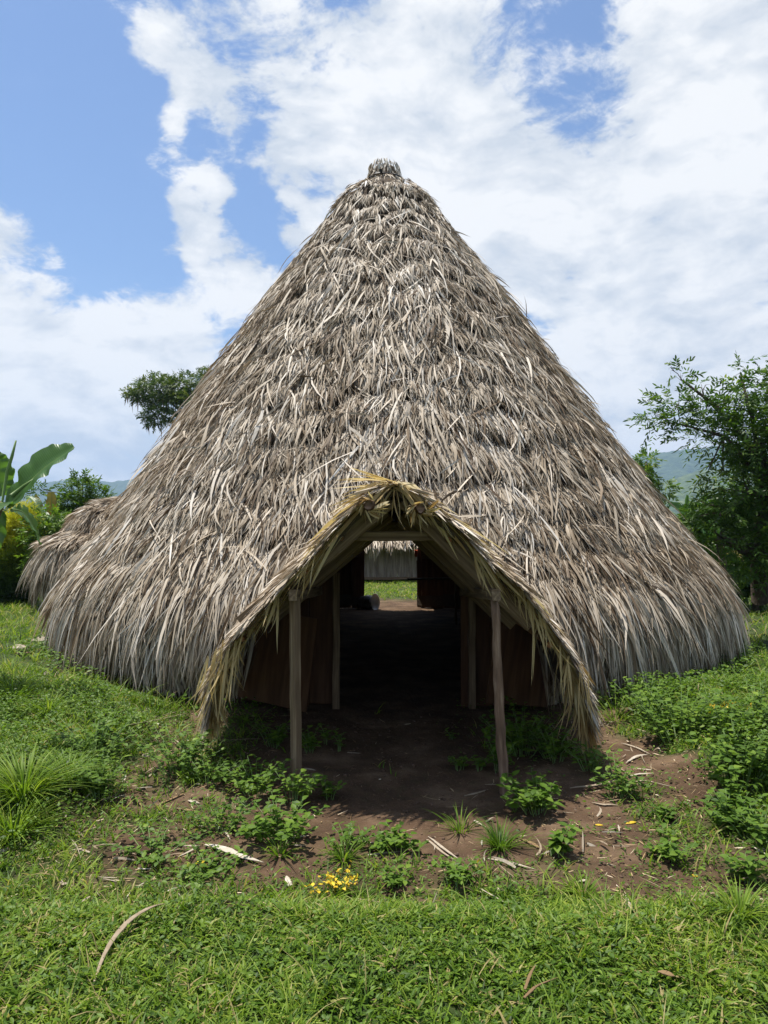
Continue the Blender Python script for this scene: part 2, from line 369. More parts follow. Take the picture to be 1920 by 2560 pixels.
def groundmat():
    m, nt, b, out = newmat('earth_and_turf'); N = nt.nodes; L = nt.links
    g = N.new('ShaderNodeNewGeometry')
    def nz(s, d, r=.6):
        n = N.new('ShaderNodeTexNoise'); n.inputs['Scale'].default_value = s; n.inputs['Detail'].default_value = d; n.inputs['Roughness'].default_value = r
        L.new(g.outputs['Position'], n.inputs['Vector']); return n.outputs['Fac']
    soil = ramp(nt, [(.26, (.034, .021, .013)), (.5, (.098, .060, .036)), (.72, (.20, .135, .085))], nz(2.3, 12, .65))
    turf = ramp(nt, [(.3, (.020, .034, .010)), (.6, (.045, .070, .018)), (.8, (.10, .11, .035))], nz(3, 9))
    sp = ramp(nt, [(.62, (0, 0, 0)), (.72, (1, 1, 1))], nz(90, 3, .5))
    mx0 = N.new('ShaderNodeMix'); mx0.data_type = 'RGBA'; L.new(soil.outputs[0], mx0.inputs['A']); mx0.inputs['B'].default_value = (.26, .19, .13, 1)
    sc = N.new('ShaderNodeMath'); sc.operation = 'MULTIPLY'; sc.inputs[1].default_value = .5; L.new(sp.outputs[0], sc.inputs[0]); L.new(sc.outputs[0], mx0.inputs['Factor'])
    a = N.new('ShaderNodeAttribute'); a.attribute_name = 'turf'
    mm = N.new('ShaderNodeMath'); mm.operation = 'MULTIPLY_ADD'; L.new(nz(14, 6), mm.inputs[0]); mm.inputs[1].default_value = .9; mm.inputs[2].default_value = -.45
    ad = N.new('ShaderNodeMath'); ad.operation = 'ADD'; ad.use_clamp = True; L.new(mm.outputs[0], ad.inputs[0]); L.new(a.outputs['Fac'], ad.inputs[1])
    mx = N.new('ShaderNodeMix'); mx.data_type = 'RGBA'; L.new(ad.outputs[0], mx.inputs['Factor']); L.new(mx0.outputs['Result'], mx.inputs['A']); L.new(turf.outputs[0], mx.inputs['B'])
    L.new(mx.outputs['Result'], b.inputs['Base Color']); b.inputs['Roughness'].default_value = .95; b.inputs['Specular IOR Level'].default_value = .15
    bp = N.new('ShaderNodeBump'); bp.inputs['Strength'].default_value = .8; bp.inputs['Distance'].default_value = .03; L.new(nz(22, 12, .7), bp.inputs['Height']); L.new(bp.outputs[0], b.inputs['Normal'])
    return m
M['ground'] = groundmat()

# ------------------------------------------------------------------ ground sheet
def axis(lo, a, b, hi, fine, growth=1.22):
    c = list(np.arange(a, b+fine, fine)); s = fine; x = c[-1]
    while x < hi: s *= growth; x += s; c.append(x)
    s = fine; x = c[0]
    while x > lo: s *= growth; x -= s; c.insert(0, x)
    return np.array(c)
def build_ground():
    X = axis(-6000, -3.6, 3.8, 6000, .035, 1.16); Y = axis(-3000, 2.2, 8.0, 8000, .035, 1.13)
    gx, gy = np.meshgrid(X, Y); h = height(gx, gy); nx, ny = len(X), len(Y)
    i = (np.arange(ny-1)[:, None]*nx+np.arange(nx-1)).ravel(); Q = np.stack([i, i+1, i+nx+1, i+nx], -1)
    o = mesh_np('ground', np.stack([gx, gy, h], -1), Q, M['ground'], smooth=True, attrs={'turf': gmask(gx, gy)})
    setp(o, 'reddish earth and uneven turf around the hut', 'ground', kind='structure')
build_ground()

# ------------------------------------------------------------------ distant hills
def hill(name, label, d, xs, tops, depth, seed, mat, rough):
    """ridge whose crest follows tops (photo pixel rows at columns xs)"""
    nx, ny = 420, 70
    px = np.linspace(xs[0], xs[-1], nx); top = np.interp(px, xs, tops)
    V = []
    for j in range(ny):
        t = j/(ny-1); y = d-depth*.5+depth*t
        prof = np.sin(np.pi*np.clip(t, 0, 1))**.8 if True else 0
        X = (px-960)/FPX*d*(1+.12*(t-.5)) + 40*(vn(px*.01, t*6, seed)-.5)
        zc = (1330-top)/FPX*d + CAMZ
        gully = (fbm(X*.006, y*.0025+t*2, seed, 5)-.5)
        z = zc*prof*(1+gully*.5*(1-prof*.75)) + rough*(fbm(X*.035, y*.035, seed+5, 3)-.5)*2*prof**.3 - 6*(1-prof)
        V.append(np.stack([X, np.full(nx, y), z], -1))
    V = np.concatenate(V); i = (np.arange(ny-1)[:, None]*nx+np.arange(nx-1)).ravel(); Q = np.stack([i, i+1, i+nx+1, i+nx], -1)
    o = mesh_np(name, V, Q, mat, smooth=False); setp(o, label, 'hills', kind='structure')
M['hillA'] = surfmat('forested_slope', [(.3, (.012, .03, .012)), (.5, (.035, .065, .02)), (.7, (.08, .11, .035))], (1, 1, 1), .045, 10, .95, .6, 12, 'Object')
M['hillB'] = surfmat('forested_slope_near', [(.3, (.02, .04, .012)), (.5, (.055, .085, .022)), (.72, (.16, .19, .06))], (1, 1, 1), .05, 10, .95, .6, 8, 'Object')
hill('hills', 'long blue forested ridge on the left horizon', 3200, [-1400, -700, -200, 100, 200, 300, 420, 600, 900, 1300], [1290, 1240, 1222, 1210, 1205, 1207, 1195, 1190, 1230, 1300], 1500, 11, M['hillA'], 8)
hill('hills', 'tall hazy blue hill rising at right behind the trees', 2600, [1100, 1300, 1500, 1620, 1720, 1790, 1850, 1950, 2200, 2700, 3300], [1290, 1230, 1180, 1140, 1128, 1112, 1108, 1120, 1090, 1140, 1280], 1400, 31, M['hillA'], 8)
hill('hills', 'nearer green hill in front of the tall blue one', 1500, [1350, 1500, 1620, 1700, 1760, 1830, 1920, 2100, 2500, 3000], [1310, 1262, 1225, 1196, 1182, 1188, 1200, 1190, 1230, 1310], 700, 51, M['hillB'], 6)

# ------------------------------------------------------------------ thatch on a surface of revolution
def slant(zn, rn):
    z = np.linspace(zn[0], zn[-1], 600); r = np.interp(z, zn, rn)
    s = np.concatenate([[0], np.cumsum(np.hypot(np.diff(z), np.diff(r)))]); return z, r, s
def cone_thatch(n, zn, rn, cx, cy, axf, Ls, Ws, course, scat, skip=None, dens=None, drape=None, yscale=1.0, tbase=.5, seed=1, thick=.05):
    g = np.random.default_rng(seed)
    z, r, s = slant(zn, rn); S = s[-1]
    cdf = np.cumsum(r*np.gradient(s)); cdf /= cdf[-1]
    sp = np.interp(g.random(n), cdf, s); th = g.random(n)*2*np.pi
    if dens is not None:
        k = g.random(n) < dens(th); sp = sp[k]; th = th[k]; n = len(sp)
    # gather the roots into overlapping courses that wander a little round the cone
    wob = .16*np.sin(th*3+1.3)+.1*np.sin(th*7+sp)+.55*(vn(th*5, sp*.8, 4)-.5)+.2*(vn(th*17, sp*1.8, 14)-.5)
    u = (sp+wob)/course; fr = u-np.floor(u)
    sp = sp+(.5-fr)*(.30+.42*vn(th*8, sp*1.5, 91))*course
    sp = np.clip(sp, 0.02, S-.01)
    zz = np.interp(sp, s, z); rr = np.interp(sp, s, r)
    zd = np.interp(sp-.05, s, z); rd = np.interp(sp-.05, s, r)
    dr = rd-rr; dz = zd-zz
    ca, sa = np.cos(th), np.sin(th)
    T = norm(np.stack([dr*ca, dr*sa, dz], -1)); Nn = norm(np.stack([-dz*ca, -dz*sa, dr], -1))
    S2 = np.stack([-sa, ca, 0*ca], -1)
    lump = vn(th*9, sp*1.3, 8)
    off = thick*(.2+.9*g.random(n)+.9*lump)+.058*(1-fr)
    L = Ls[0]+(Ls[1]-Ls[0])*g.random(n)**1.3; W = Ws[0]+(Ws[1]-Ws[0])*g.random(n)**1.6; W = W*np.where(g.random(n) < .06, 1.5, 1)
    low = ss(1.7, .7, zz) if drape else 0*zz
    tipf = 1-.5*ss(5.5, 7.6, zz); L = L*tipf; off = off*tipf
    if skip is skip_main: keep_top = zz < 7.70
    else: keep_top = zz < 99
    if drape: L = L*(1+drape*low)
    sc = g.normal(0, scat, n)+.22*(vn(th*14, sp*2.2, 12)-.5)*2
    wild = g.random(n) < .07; sc = np.where(wild, g.normal(0, scat*2.6, n), sc); sc = sc*(1-.55*low)
    lift = np.abs(g.normal(.10, .09, n))*np.where(wild, 1.8, 1)*(1-.5*low)
    D = T*np.cos(sc)[:, None]+S2*np.sin(sc)[:, None]+Nn*lift[:, None]
    Pt = np.stack([cx+(axf(zz) if axf else 0)+rr*ca, cy+rr*sa*yscale, zz], -1)+Nn*off[:, None]
    bend = -Nn*(lift*.7*g.random(n))[:, None]+S2*g.normal(0, .17, n)[:, None]
    bend[:, 2] -= .10*g.random(n)+low*(.25+.6*g.random(n))
    b2 = S2*g.normal(0, .055, n)[:, None]+Nn*np.abs(g.normal(0, .03, n))[:, None]
    tw0 = g.normal(0, .5, n); tw1 = tw0+g.normal(0, .8, n)
    tw = tw0[:, None]+(tw1-tw0)[:, None]*np.linspace(0, 1, 5)
    tip = Pt+D*L[:, None]*.9+bend*L[:, None]
    if skip is not None:
        mid = Pt+D*L[:, None]*.45
        k = keep_top & ~(skip(tip[:, 0], tip[:, 1], tip[:, 2]) | skip(Pt[:, 0], Pt[:, 1], Pt[:, 2]) | skip(mid[:, 0], mid[:, 1], mid[:, 2]))
        Pt, D, Nn, L, W, bend, b2, tw, zz, th, sp = [a[k] for a in (Pt, D, Nn, L, W, bend, b2, tw, zz, th, sp)]
    # keep tips above ground
    n = len(Pt)
    zt = Pt[:, 2]+(norm(D)[:, 2]+bend[:, 2])*L
    zmin = -.04+.16*vn(th*9, 0*th, 77)+.26*vn(th*31, 0*th, 78)**2+.20*g.random(n)**2
    over = zt < zmin; L = np.where(over, L*np.clip((Pt[:, 2]-zmin)/(Pt[:, 2]-zt+1e-6), .12, 1), L)
    V, Q, m = ribbons(Pt, D, Nn, L, W, bend, b2, tw, 'strip')
    t = np.clip(tbase+g.normal(0, .155, n)+.30*(vn(th*6, sp*1.1, 33)-.5)+.16*(vn(th*25, sp*4, 35)-.5), .02, 1)
    brown = g.random(n) < .10; t = np.where(brown, .2*g.random(n), t)
    return V, Q, np.repeat(t, m)
def shell(zn, rn, cx, cy, axf, skip, nth=240, dz=.05, inset=.03, yscale=1.0):
    z = np.arange(zn[0]+.12, zn[-1], dz); th = np.linspace(0, 2*np.pi, nth, endpoint=False)
    V = []; 
    for k in (inset, inset+.10):
        r = np.clip(np.interp(z, zn, rn)-k, .01, None)
        gz, gt = np.meshgrid(z, th, indexing='ij'); gr = np.repeat(r[:, None], nth, 1)
        V.append(np.stack([cx+(axf(gz) if axf else 0)+gr*np.cos(gt), cy+gr*np.sin(gt)*yscale, gz], -1).reshape(-1, 3))
    V = np.concatenate(V); nz = len(z); i = np.arange(nz-1)[:, None]*nth+np.arange(nth); j = np.arange(nz-1)[:, None]*nth+(np.arange(nth)+1) % nth
    Q = np.stack([i, j, j+nth, i+nth], -1).reshape(-1, 4)
    c = V[Q].mean(1); 
    if skip is not None: Q = Q[~skip(c[:, 0], c[:, 1], c[:, 2])]
    return V, np.concatenate([Q, Q[:, ::-1]+nz*nth])

HUT = empty('thatched_hut', (HX, HY, 0), 'big conical hut thatched in grey palm down to the ground with gabled entrance porch', 'hut')
def skip_main(x, y, z): return in_porch(x, y, z, .02) | in_back(x, y, z, .02)
def build_main():
    V, Q = shell(ZN, RN, HX, HY, lambda z: axx(z)-HX, lambda x, y, z: in_porch(x, y, z, -.03) | in_back(x, y, z, 0))
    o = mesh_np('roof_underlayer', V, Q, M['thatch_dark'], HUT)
    dens = lambda th: np.where(np.sin(th) < .15, 1, .42)
    a = cone_thatch(155000, ZN, RN, HX, HY, lambda z: axx(z)-HX, (.24, .56), (.009, .029), .48, .20, skip_main, dens, .50, seed=1, tbase=.57, thick=.06)
    c = cone_thatch(3500, ZN, RN, HX, HY, lambda z: axx(z)-HX, (.5, .85), (.015, .035), .5, .34, skip_main, dens, .3, seed=5, tbase=.66, thick=.09)
    # hem: long leaves hanging almost to the ground
    hz = np.array([.4, .55, .7, .85]); hr = np.array([4.84, 4.90, 4.96, 5.0])
    d = cone_thatch(11000, hz, hr, HX, HY, lambda z: axx(z)-HX, (.45, 1.0), (.010, .034), .5, .14, skip_main, dens, .1, seed=6, tbase=.46, thick=.06)
    # crown tuft above the binding
    tz = np.array([7.72, 7.88, 8.14]); tr = np.array([.29, .24, .17])
    e = cone_thatch(900, tz, tr, HX, HY, lambda z: axx(z)-HX, (.16, .26), (.014, .03), .3, .10, None, None, None, seed=8, tbase=.68, thick=.05)
    V, Q, T = merge([a, c, d, e]); mesh_np('palm_thatch', V, Q, M['thatch'], HUT, T)
    # binding hoop near the tip
    pts = [(HX-.15*7.74/8+.33*math.cos(t), HY+.33*math.sin(t), 7.83+.02*math.sin(t*2)+.03*math.cos(t)) for t in np.linspace(0, 2*math.pi, 41)]
    v, q = tube_np(pts, [.013]*41, 8); mesh_np('binding_hoop', v, q, M['band'], HUT, smooth=True)
    v, q = tube_np([(HX-.22, HY-.35, 7.88), (HX-.19, HY-.36, 7.76)], [.022, .018], 6); mesh_np('binding_knot', v, q, M['band'], HUT)
build_main()

# porch roof: ruled surface from the gable edge back into the cone
def build_porch():
    g = np.random.default_rng(21)
    E = np.array([tuple(p) for p in EP]); t0 = np.concatenate([[0], np.cumsum(np.linalg.norm(np.diff(E, axis=0), axis=1))])
    tt = np.linspace(0, t0[-1], 90); C = np.stack([np.interp(tt, t0, E[:, k]) for k in range(3)], -1)
    pk = np.argmax(C[:, 2])
    ends = []
    for p in C:
        q = p.copy(); s = 1 if p[0] > .1 else -1
        wid = min(1, abs(p[0]-.08)/.8)
        for i in range(400):
            q = q+np.array([s*.0022*wid, .02, .0013-.0010*wid])
            if math.hypot(q[0]-axx(q[2]), q[1]-HY) < np.interp(q[2], ZN, RN)-.1: break
        ends.append(q)
    Eb = np.array(ends); K = 14; nT = len(C)
    G = np.array([C*(1-k/(K-1))+Eb*(k/(K-1)) for k in range(K)])       # K,nT,3
    tan = norm(np.gradient(C, axis=0)); out = np.stack([-tan[:, 2], 0*tan[:, 0], tan[:, 0]], -1)  # outward normal in xz
    V = np.concatenate([G.reshape(-1, 3), (G-out*.07).reshape(-1, 3)])
    i = (np.arange(K-1)[:, None]*nT+np.arange(nT-1)).ravel(); Q = np.stack([i, i+1, i+nT+1, i+nT], -1)
    off = K*nT; rim = np.arange(nT-1); Q = np.concatenate([Q, Q[:, ::-1]+off, np.stack([rim, rim+off, rim+1+off, rim+1], -1)])
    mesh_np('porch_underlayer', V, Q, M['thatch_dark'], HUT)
    # outer leaves run down the slope of the flared lip
    dU = np.gradient(G, axis=0); dV = np.gradient(G, axis=1); GN = norm(np.cross(dV, dU)); GN = np.where(GN[..., 2:3] < 0, -GN, GN)
    def samp(n, kmax=1.0, kmin=0.0):
        a = g.random(n)*(nT-1); b = kmin+(kmax-kmin)*g.random(n)
        i0 = np.floor(a).astype(int); f = (a-i0)[:, None]; i1 = np.minimum(i0+1, nT-1)
        pc = C[i0]*(1-f)+C[i1]*f; pe = Eb[i0]*(1-f)+Eb[i1]*f
        kk = np.clip((b*(K-1)).astype(int), 0, K-1)
        return pc*(1-b[:, None])+pe*b[:, None], norm(tan[i0]*(1-f)+tan[i1]*f), GN[kk, i0], a, i0
    parts = []
    n = 15000; p, tn, ou, a, i0 = samp(n)
    dn = np.array([0, 0, -1.])+ou*ou[:, 2:3]; D = norm(dn)
    side = np.where(i0 > pk, 1, -1)[:, None]; rd = norm(C[i0]-Eb[i0]); D = D*.55+rd*.75; D = D-ou*(D*ou).sum(1)[:, None]; D = norm(D)
    S = np.cross(D, ou); D = D+S*g.normal(0, .27, n)[:, None]+ou*np.abs(g.normal(.07, .06, n))[:, None]
    L = .16+.26*g.random(n); W = .012+.018*g.random(n)
    bend = np.zeros((n, 3)); bend[:, 2] = -.1*g.random(n)
    V, Q, m = ribbons(p+ou*(.002+.020*g.random(n))[:, None], D, ou, L, W, bend, None, g.normal(0, .5, n), 'strip')
    parts.append((V, Q, np.repeat(np.clip(.55+g.normal(0, .19, n), 0, 1), m)))
    V, Q, T = merge(parts); mesh_np('porch_thatch', V, Q, M['thatch'], HUT, T)
    # yellower, fresher leaves bundled along the gable edge
    parts = []
    n = 1500; p, tn, ou, a, i0 = samp(n, .05)
    side = np.where(i0 > pk, 1, -1)[:, None]; ou = out[i0]
    D = tn*side+np.array([0, 1, 0])*g.normal(-.08, .10, n)[:, None]+ou*g.normal(-.03, .08, n)[:, None]
    L = .20+.30*g.random(n); W = .010+.020*g.random(n)
    V, Q, m = ribbons(p+ou*g.uniform(-.035, .035, n)[:, None]-np.array([0, .03, 0])*g.random(n)[:, None], D, ou, L, W, np.stack([0*L, 0*L, -.25*g.random(n)], -1), None, g.normal(0, .7, n), 'strip')
    parts.append((V, Q, np.repeat(np.clip(.62+g.normal(0, .2, n), 0, 1), m)))
    # leaves hanging down under the lower parts of the edge
    n = 520; a = np.where(g.random(n) < .5, g.random(n)**1.5*22, nT-1-g.random(n)**1.5*24); i0 = np.clip(a.astype(int), 0, nT-1)
    p = C[i0]+np.array([0, .05, 0])*g.random(n)[:, None]; side = np.where(i0 > pk, 1, -1)
    lowf = np.clip((1.25-p[:, 2])/.6, .05, 1)*(.35+.9*vn(a*.55, 0*a, 3))
    D = np.stack([side*g.normal(.12, .14, n), g.normal(0, .12, n), -np.ones(n)], -1)
    L = (.18+.42*g.random(n))*lowf; L = np.minimum(L, p[:, 2]-.12)
    V, Q, m = ribbons(p, D, np.array([[0, -1, 0]]).repeat(n, 0)+g.normal(0, .35, (n, 3)), L, .008+.024*g.random(n)**2, np.stack([-side*g.normal(.08, .16, n), 0*L, 0*L], -1), None, g.normal(0, .5, n), 'strip')
    parts.append((V, Q, np.repeat(np.clip(.45+g.normal(0, .17, n), 0, 1), m)))
    n = 560; a = g.random(n)*(nT-1); i0 = a.astype(int); p = C[i0]+np.array([0, .10, 0])*g.random(n)[:, None]; side = np.where(i0 > pk, 1, -1)
    D = np.stack([side*g.normal(.35, .35, n), g.normal(-.1, .2, n), -np.ones(n)], -1)
    L = (.05+.16*g.random(n)**2)*(.4+1.0*ss(1.9, .9, p[:, 2])); V, Q, m = ribbons(p, D, np.array([[0, -1, 0]]).repeat(n, 0)+g.normal(0, .5, (n, 3)), L, .004+.010*g.random(n), np.stack([g.normal(0, .3, n), 0*L, -.1+0*L], -1), None, g.normal(0, .8, n), 'strip')
    parts.append((V, Q, np.repeat(np.clip(.45+g.normal(0, .2, n), 0, 1), m)))
    # pale cap of leaves folded over the peak
    n = 130; p = C[pk]+np.stack([g.normal(0, .07, n), g.uniform(-.05, .12, n), g.uniform(-.02, .03, n)], -1); sd = np.sign(p[:, 0]-C[pk, 0])
    D = np.stack([sd*g.uniform(.5, 1, n), g.normal(-.15, .2, n), g.uniform(-.75, -.2, n)], -1)
    V, Q, m = ribbons(p, D, np.array([[0, -.5, 1.]]).repeat(n, 0)+g.normal(0, .2, (n, 3)), g.uniform(.10, .24, n), g.uniform(.014, .034, n), np.stack([0*sd, 0*sd, -.3+0*sd], -1), None, g.normal(0, .4, n), 'strip')
    parts.append((V, Q, np.repeat(np.clip(.75+g.normal(0, .15, n), 0, 1), m)))
    V, Q, T = merge(parts); o = mesh_np('porch_edge_leaves', V, Q, M['fresh'], HUT, T)
    o['label'] = 'yellower palm leaves bundled and hanging along the gable edge of the porch'
    # single conspicuous hanging strips, each traced to its place
    H = [((988, 1216), (990, 1338), .028), ((1003, 1218), (1022, 1312), .017), ((950, 1232), (965, 1270), .018), ((955, 1250), (952, 1312), .014), ((1046, 1265), (1057, 1325), .022), ((1046, 1262), (1080, 1315), .018), ((1056, 1262), (1100, 1315), .014), ((1044, 1262), (1036, 1308), .014), ((1050, 1264), (1068, 1330), .012), ((1100, 1290), (1135, 1345), .014),
         ((700, 1465), (664, 1622), .050), ((690, 1470), (690, 1590), .022), ((770, 1395), (738, 1500), .020), ((800, 1350), (750, 1470), .020), ((1185, 1370), (1213, 1490), .034), ((1200, 1400), (1222, 1500), .018), ((1290, 1440), (1300, 1545), .022),
         ((1330, 1500), (1345, 1690), .034), ((1345, 1520), (1372, 1640), .028), ((1355, 1530), (1392, 1672), .030), ((1320, 1480), (1330, 1600), .02), ((1300, 1440), (1308, 1570), .02), ((1400, 1610), (1395, 1780), .03), ((1420, 1640), (1430, 1800), .03), ((1450, 1660), (1470, 1810), .025), ((1470, 1680), (1480, 1830), .02),
         ((560, 1600), (520, 1800), .036), ((540, 1620), (512, 1830), .036), ((590, 1600), (560, 1790), .028), ((575, 1610), (545, 1775), .04), ((520, 1640), (500, 1760), .03), ((608, 1580), (575, 1690), .016)]
    for a, b, w in H:
        d = 5.1 if a[1] < 1400 else 5.3; p0 = np.array([tuple(P(a[0], a[1], d-.02))]); p1 = np.array([tuple(P(b[0], b[1], d-.06))])
        D = p1-p0; L = np.linalg.norm(D)
        nr = 4; pp = np.repeat(p0, nr, 0)+g.normal(0, .006, (nr, 3)); DD = np.repeat(D, nr, 0)/L+g.normal(0, .06, (nr, 3))*np.array([1, .6, .2]); LL = L*g.uniform(.6, 1.0, nr); LL[0] = L
        V, Q, m = ribbons(pp, DD, np.array([[.2, -1, .1]]).repeat(nr, 0)+g.normal(0, .3, (nr, 3)), LL, w*g.uniform(.25, .6, nr), g.normal(0, .12, (nr, 3)), g.normal(0, .035, (nr, 3)), g.normal(0, .5, nr), 'lance', .25, 9)
        mesh_np('hanging_leaf', V, Q, M['fresh'], HUT, np.full(len(V), random.uniform(.45, .8)))
build_porch()

# timber frame
def build_frame():
    W_, RD = M['wood'], M['wood_red']
    # sawn post at left, round bark post at right
    b0 = gpt(741, 1958); t0 = P(737, 1500, b0.y+.02)
    o = beam('post', b0+Vector((0, 0, -.1)), t0+Vector((0, 0, .02)), .062, .065, W_, HUT, .0025, math.pi/4*0); o['label'] = 'squared pale timber post at the left of the entrance'
    b1 = gpt(1260, 1984); t1 = P(1236, 1500, b1.y+.05)
    pts = [b1+Vector((0, 0, -.1))]+[b1.lerp(t1, k)+Vector((random.uniform(-.007, .007), 0, 0)) for k in (0, .15, .3, .45, .6, .75, .9, 1)]
    # build the round post in its own frame so the grain runs along it
    L = (t1-b1).length; loc = [(k*L, random.uniform(-.006, .006), random.uniform(-.006, .006)) for k in np.linspace(-.08, 1, 14)]
    v, q = tube_np(loc, [.036-.006*k+random.uniform(-.003, .003) for k in np.linspace(0, 1, 14)], 12, .05)
    o = mesh_np('post', v, q, RD, None, smooth=True); o.parent = HUT; o.location = b1-Vector(HUT.location); o.rotation_mode = 'QUATERNION'; o.rotation_quaternion = (t1-b1).to_track_quat('X', 'Z')
    o['label'] = 'round bark covered post leaning at the right of the entrance'
    # rafters under the gable edge
    d = 5.22
    for a, b, wd in (((975, 1225), (606, 1560), .055), ((1010, 1225), (1330, 1560), .055)):
        p0 = P(a[0], a[1]+22, d); p1 = P(b[0], b[1], d+.18)
        beam('rafter', p0, p1, wd, .135, W_, HUT, .003)
        q0 = p0+Vector((0, .75, -.10)); q1 = p1+Vector((0, .75, -.10)); beam('rafter', q0, q1, .05, .11, W_, HUT, .003)
        q0 = p0+Vector((0, 1.5, -.14)); q1 = p1+Vector((0, 1.4, -.14)); beam('rafter', q0, q1, .05, .11, W_, HUT, .003)
    beam('tie_beam', P(846, 1341, 5.45), P(1118, 1339, 5.45), .05, .075, W_, HUT, .002)
    beam('tie_beam', P(880, 1318, 6.9), P(1075, 1318, 6.9), .05, .10, W_, HUT, .002)
    # header beams carried by the posts, running back into the hut
    beam('header_beam', t0+Vector((0, -.1, .045)), Vector((t0.x, 7.2, 1.2)), .06, .08, W_, HUT)
    beam('header_beam', t1+Vector((0, -.1, .045)), Vector((t1.x, 7.2, 1.2)), .06, .08, W_, HUT)
    # purlins whose cut ends show under the edge, as logs running back
    for (px, py, r, kk) in ((852, 1345, .022, .9), (765, 1430, .02, .9), (1122, 1350, .022, .9), (1374, 1612, .024, .4), (606, 1598, .018, .4)):
        p = P(px, py, 5.19 if py < 1450 else 5.36); v, q = tube_np([p, p+Vector((0, .9, .02)), p+Vector((0, 1.7, .0))], [r, r, r], 10, .06)
        mesh_np('purlin', v, q, M['end'], HUT, smooth=False)
    # gnarled purlin ends bound at both sides of the peak
    for (px, py, s) in ((922, 1238, -1), (1052, 1246, 1)):
        p = P(px, py+24, 4.93); v, q = tube_np([p, p+Vector((-s*.01, .06, -.004)), p+Vector((-s*.02, .4, -.03)), p+Vector((-s*.02, 1.6, -.03))], [.032, .042, .038, .036], 11, .18)
        mesh_np('purlin', v, q, RD, HUT)
        # frayed leaf wrapping round the log end
        n = 46; g = np.random.default_rng(90+s); an = g.random(n)*6.28
        pt = np.array(p)+np.stack([np.cos(an)*.045, -.01+.05*g.random(n), np.sin(an)*.045], -1)
        D = np.stack([-np.sin(an)*.8+np.cos(an)*.5, -.25+0*an, np.cos(an)*.8-.4], -1)
        V, Q, m = ribbons(pt, D, np.stack([np.cos(an), 0*an, np.sin(an)], -1), .05+.08*g.random(n), .012+.014*g.random(n), None, None, g.normal(0, .6, n))
        mesh_np('leaf_binding', V, Q, M['fresh'], HUT, np.repeat(g.uniform(.2, .9, n), m))
    # ring wall of upright boards with front and back doorways
    V = []; F = []
    nb = 96; RW = 4.78
    WP = {True: ([], []), False: ([], [])}
    def addbox(V, F, c, ax, ay, hx, hy, z0, z1):
        k = len(V)
        for z in (z0, z1):
            for sx, sy in ((-1, -1), (1, -1), (1, 1), (-1, 1)): V.append((c[0]+ax[0]*hx*sx+ay[0]*hy*sy, c[1]+ax[1]*hx*sx+ay[1]*hy*sy, z))
        for f in ((0, 3, 2, 1), (4, 5, 6, 7), (0, 1, 5, 4), (1, 2, 6, 5), (2, 3, 7, 6), (3, 0, 4, 7)): F.append(tuple(k+i for i in f))
    for i in range(nb):
        a = 2*math.pi*(i+.5)/nb; x = HX+RW*math.cos(a); y = HY+RW*math.sin(a)
        if y < HY and -.50 < x < .86: continue
        if y > HY and -.55 < x < .86: continue
        rj = random.uniform(-.012, .012)
        (V, F) = WP[x > HX]
        addbox(V, F, (x+rj*math.cos(a), y+rj*math.sin(a)), (-math.sin(a), math.cos(a)), (math.cos(a), math.sin(a)), RW*math.pi/nb-.003, .012, .0+random.uniform(0, .03), 1.42+random.uniform(-.02, .02))
    for V, F in WP.values(): mesh_py('plank_wall', V, F, M['board'], HUT)
    for x in (-.49, .90): beam('door_jamb', (x, 7.30, -.05), (x, 7.33, 1.38), .07, .09, W_, HUT)
    for x in (-.60, .92): beam('door_jamb', (x, 16.85, -.05), (x, 16.85, 1.6), .08, .09, W_, HUT)
    beam('lintel', (-.42, 7.28, 1.77), (.62, 7.28, 1.77), .08, .10, W_, HUT)
    # interior posts
    for x, y in ((-1.9, 10), (2.2, 10.2), (-1.8, 14.2), (2.3, 14)):
        v, q = tube_np([(x, y, -.1), (x+.02, y, 1.5), (x, y, 3.1)], [.07, .065, .06], 9, .04); mesh_np('inner_post', v, q, M['bark'], HUT)
    # board leaves standing in front of the wall on both sides of the doorway
    for (xa, xb, ya, lab) in ((-1.42, -.70, 6.95, 'dark brown plywood panel left of the doorway'), (1.05, 1.70, 6.95, 'dark brown plywood panel right of the doorway')):
        o = beam('wall_panel', (xa, ya+.25 if abs(xa) > abs(xb) else ya, .60), (xb, ya if abs(xa) > abs(xb) else ya+.25, .50), .02, .92, M['board'], HUT, .001); o['label'] = lab
build_frame()

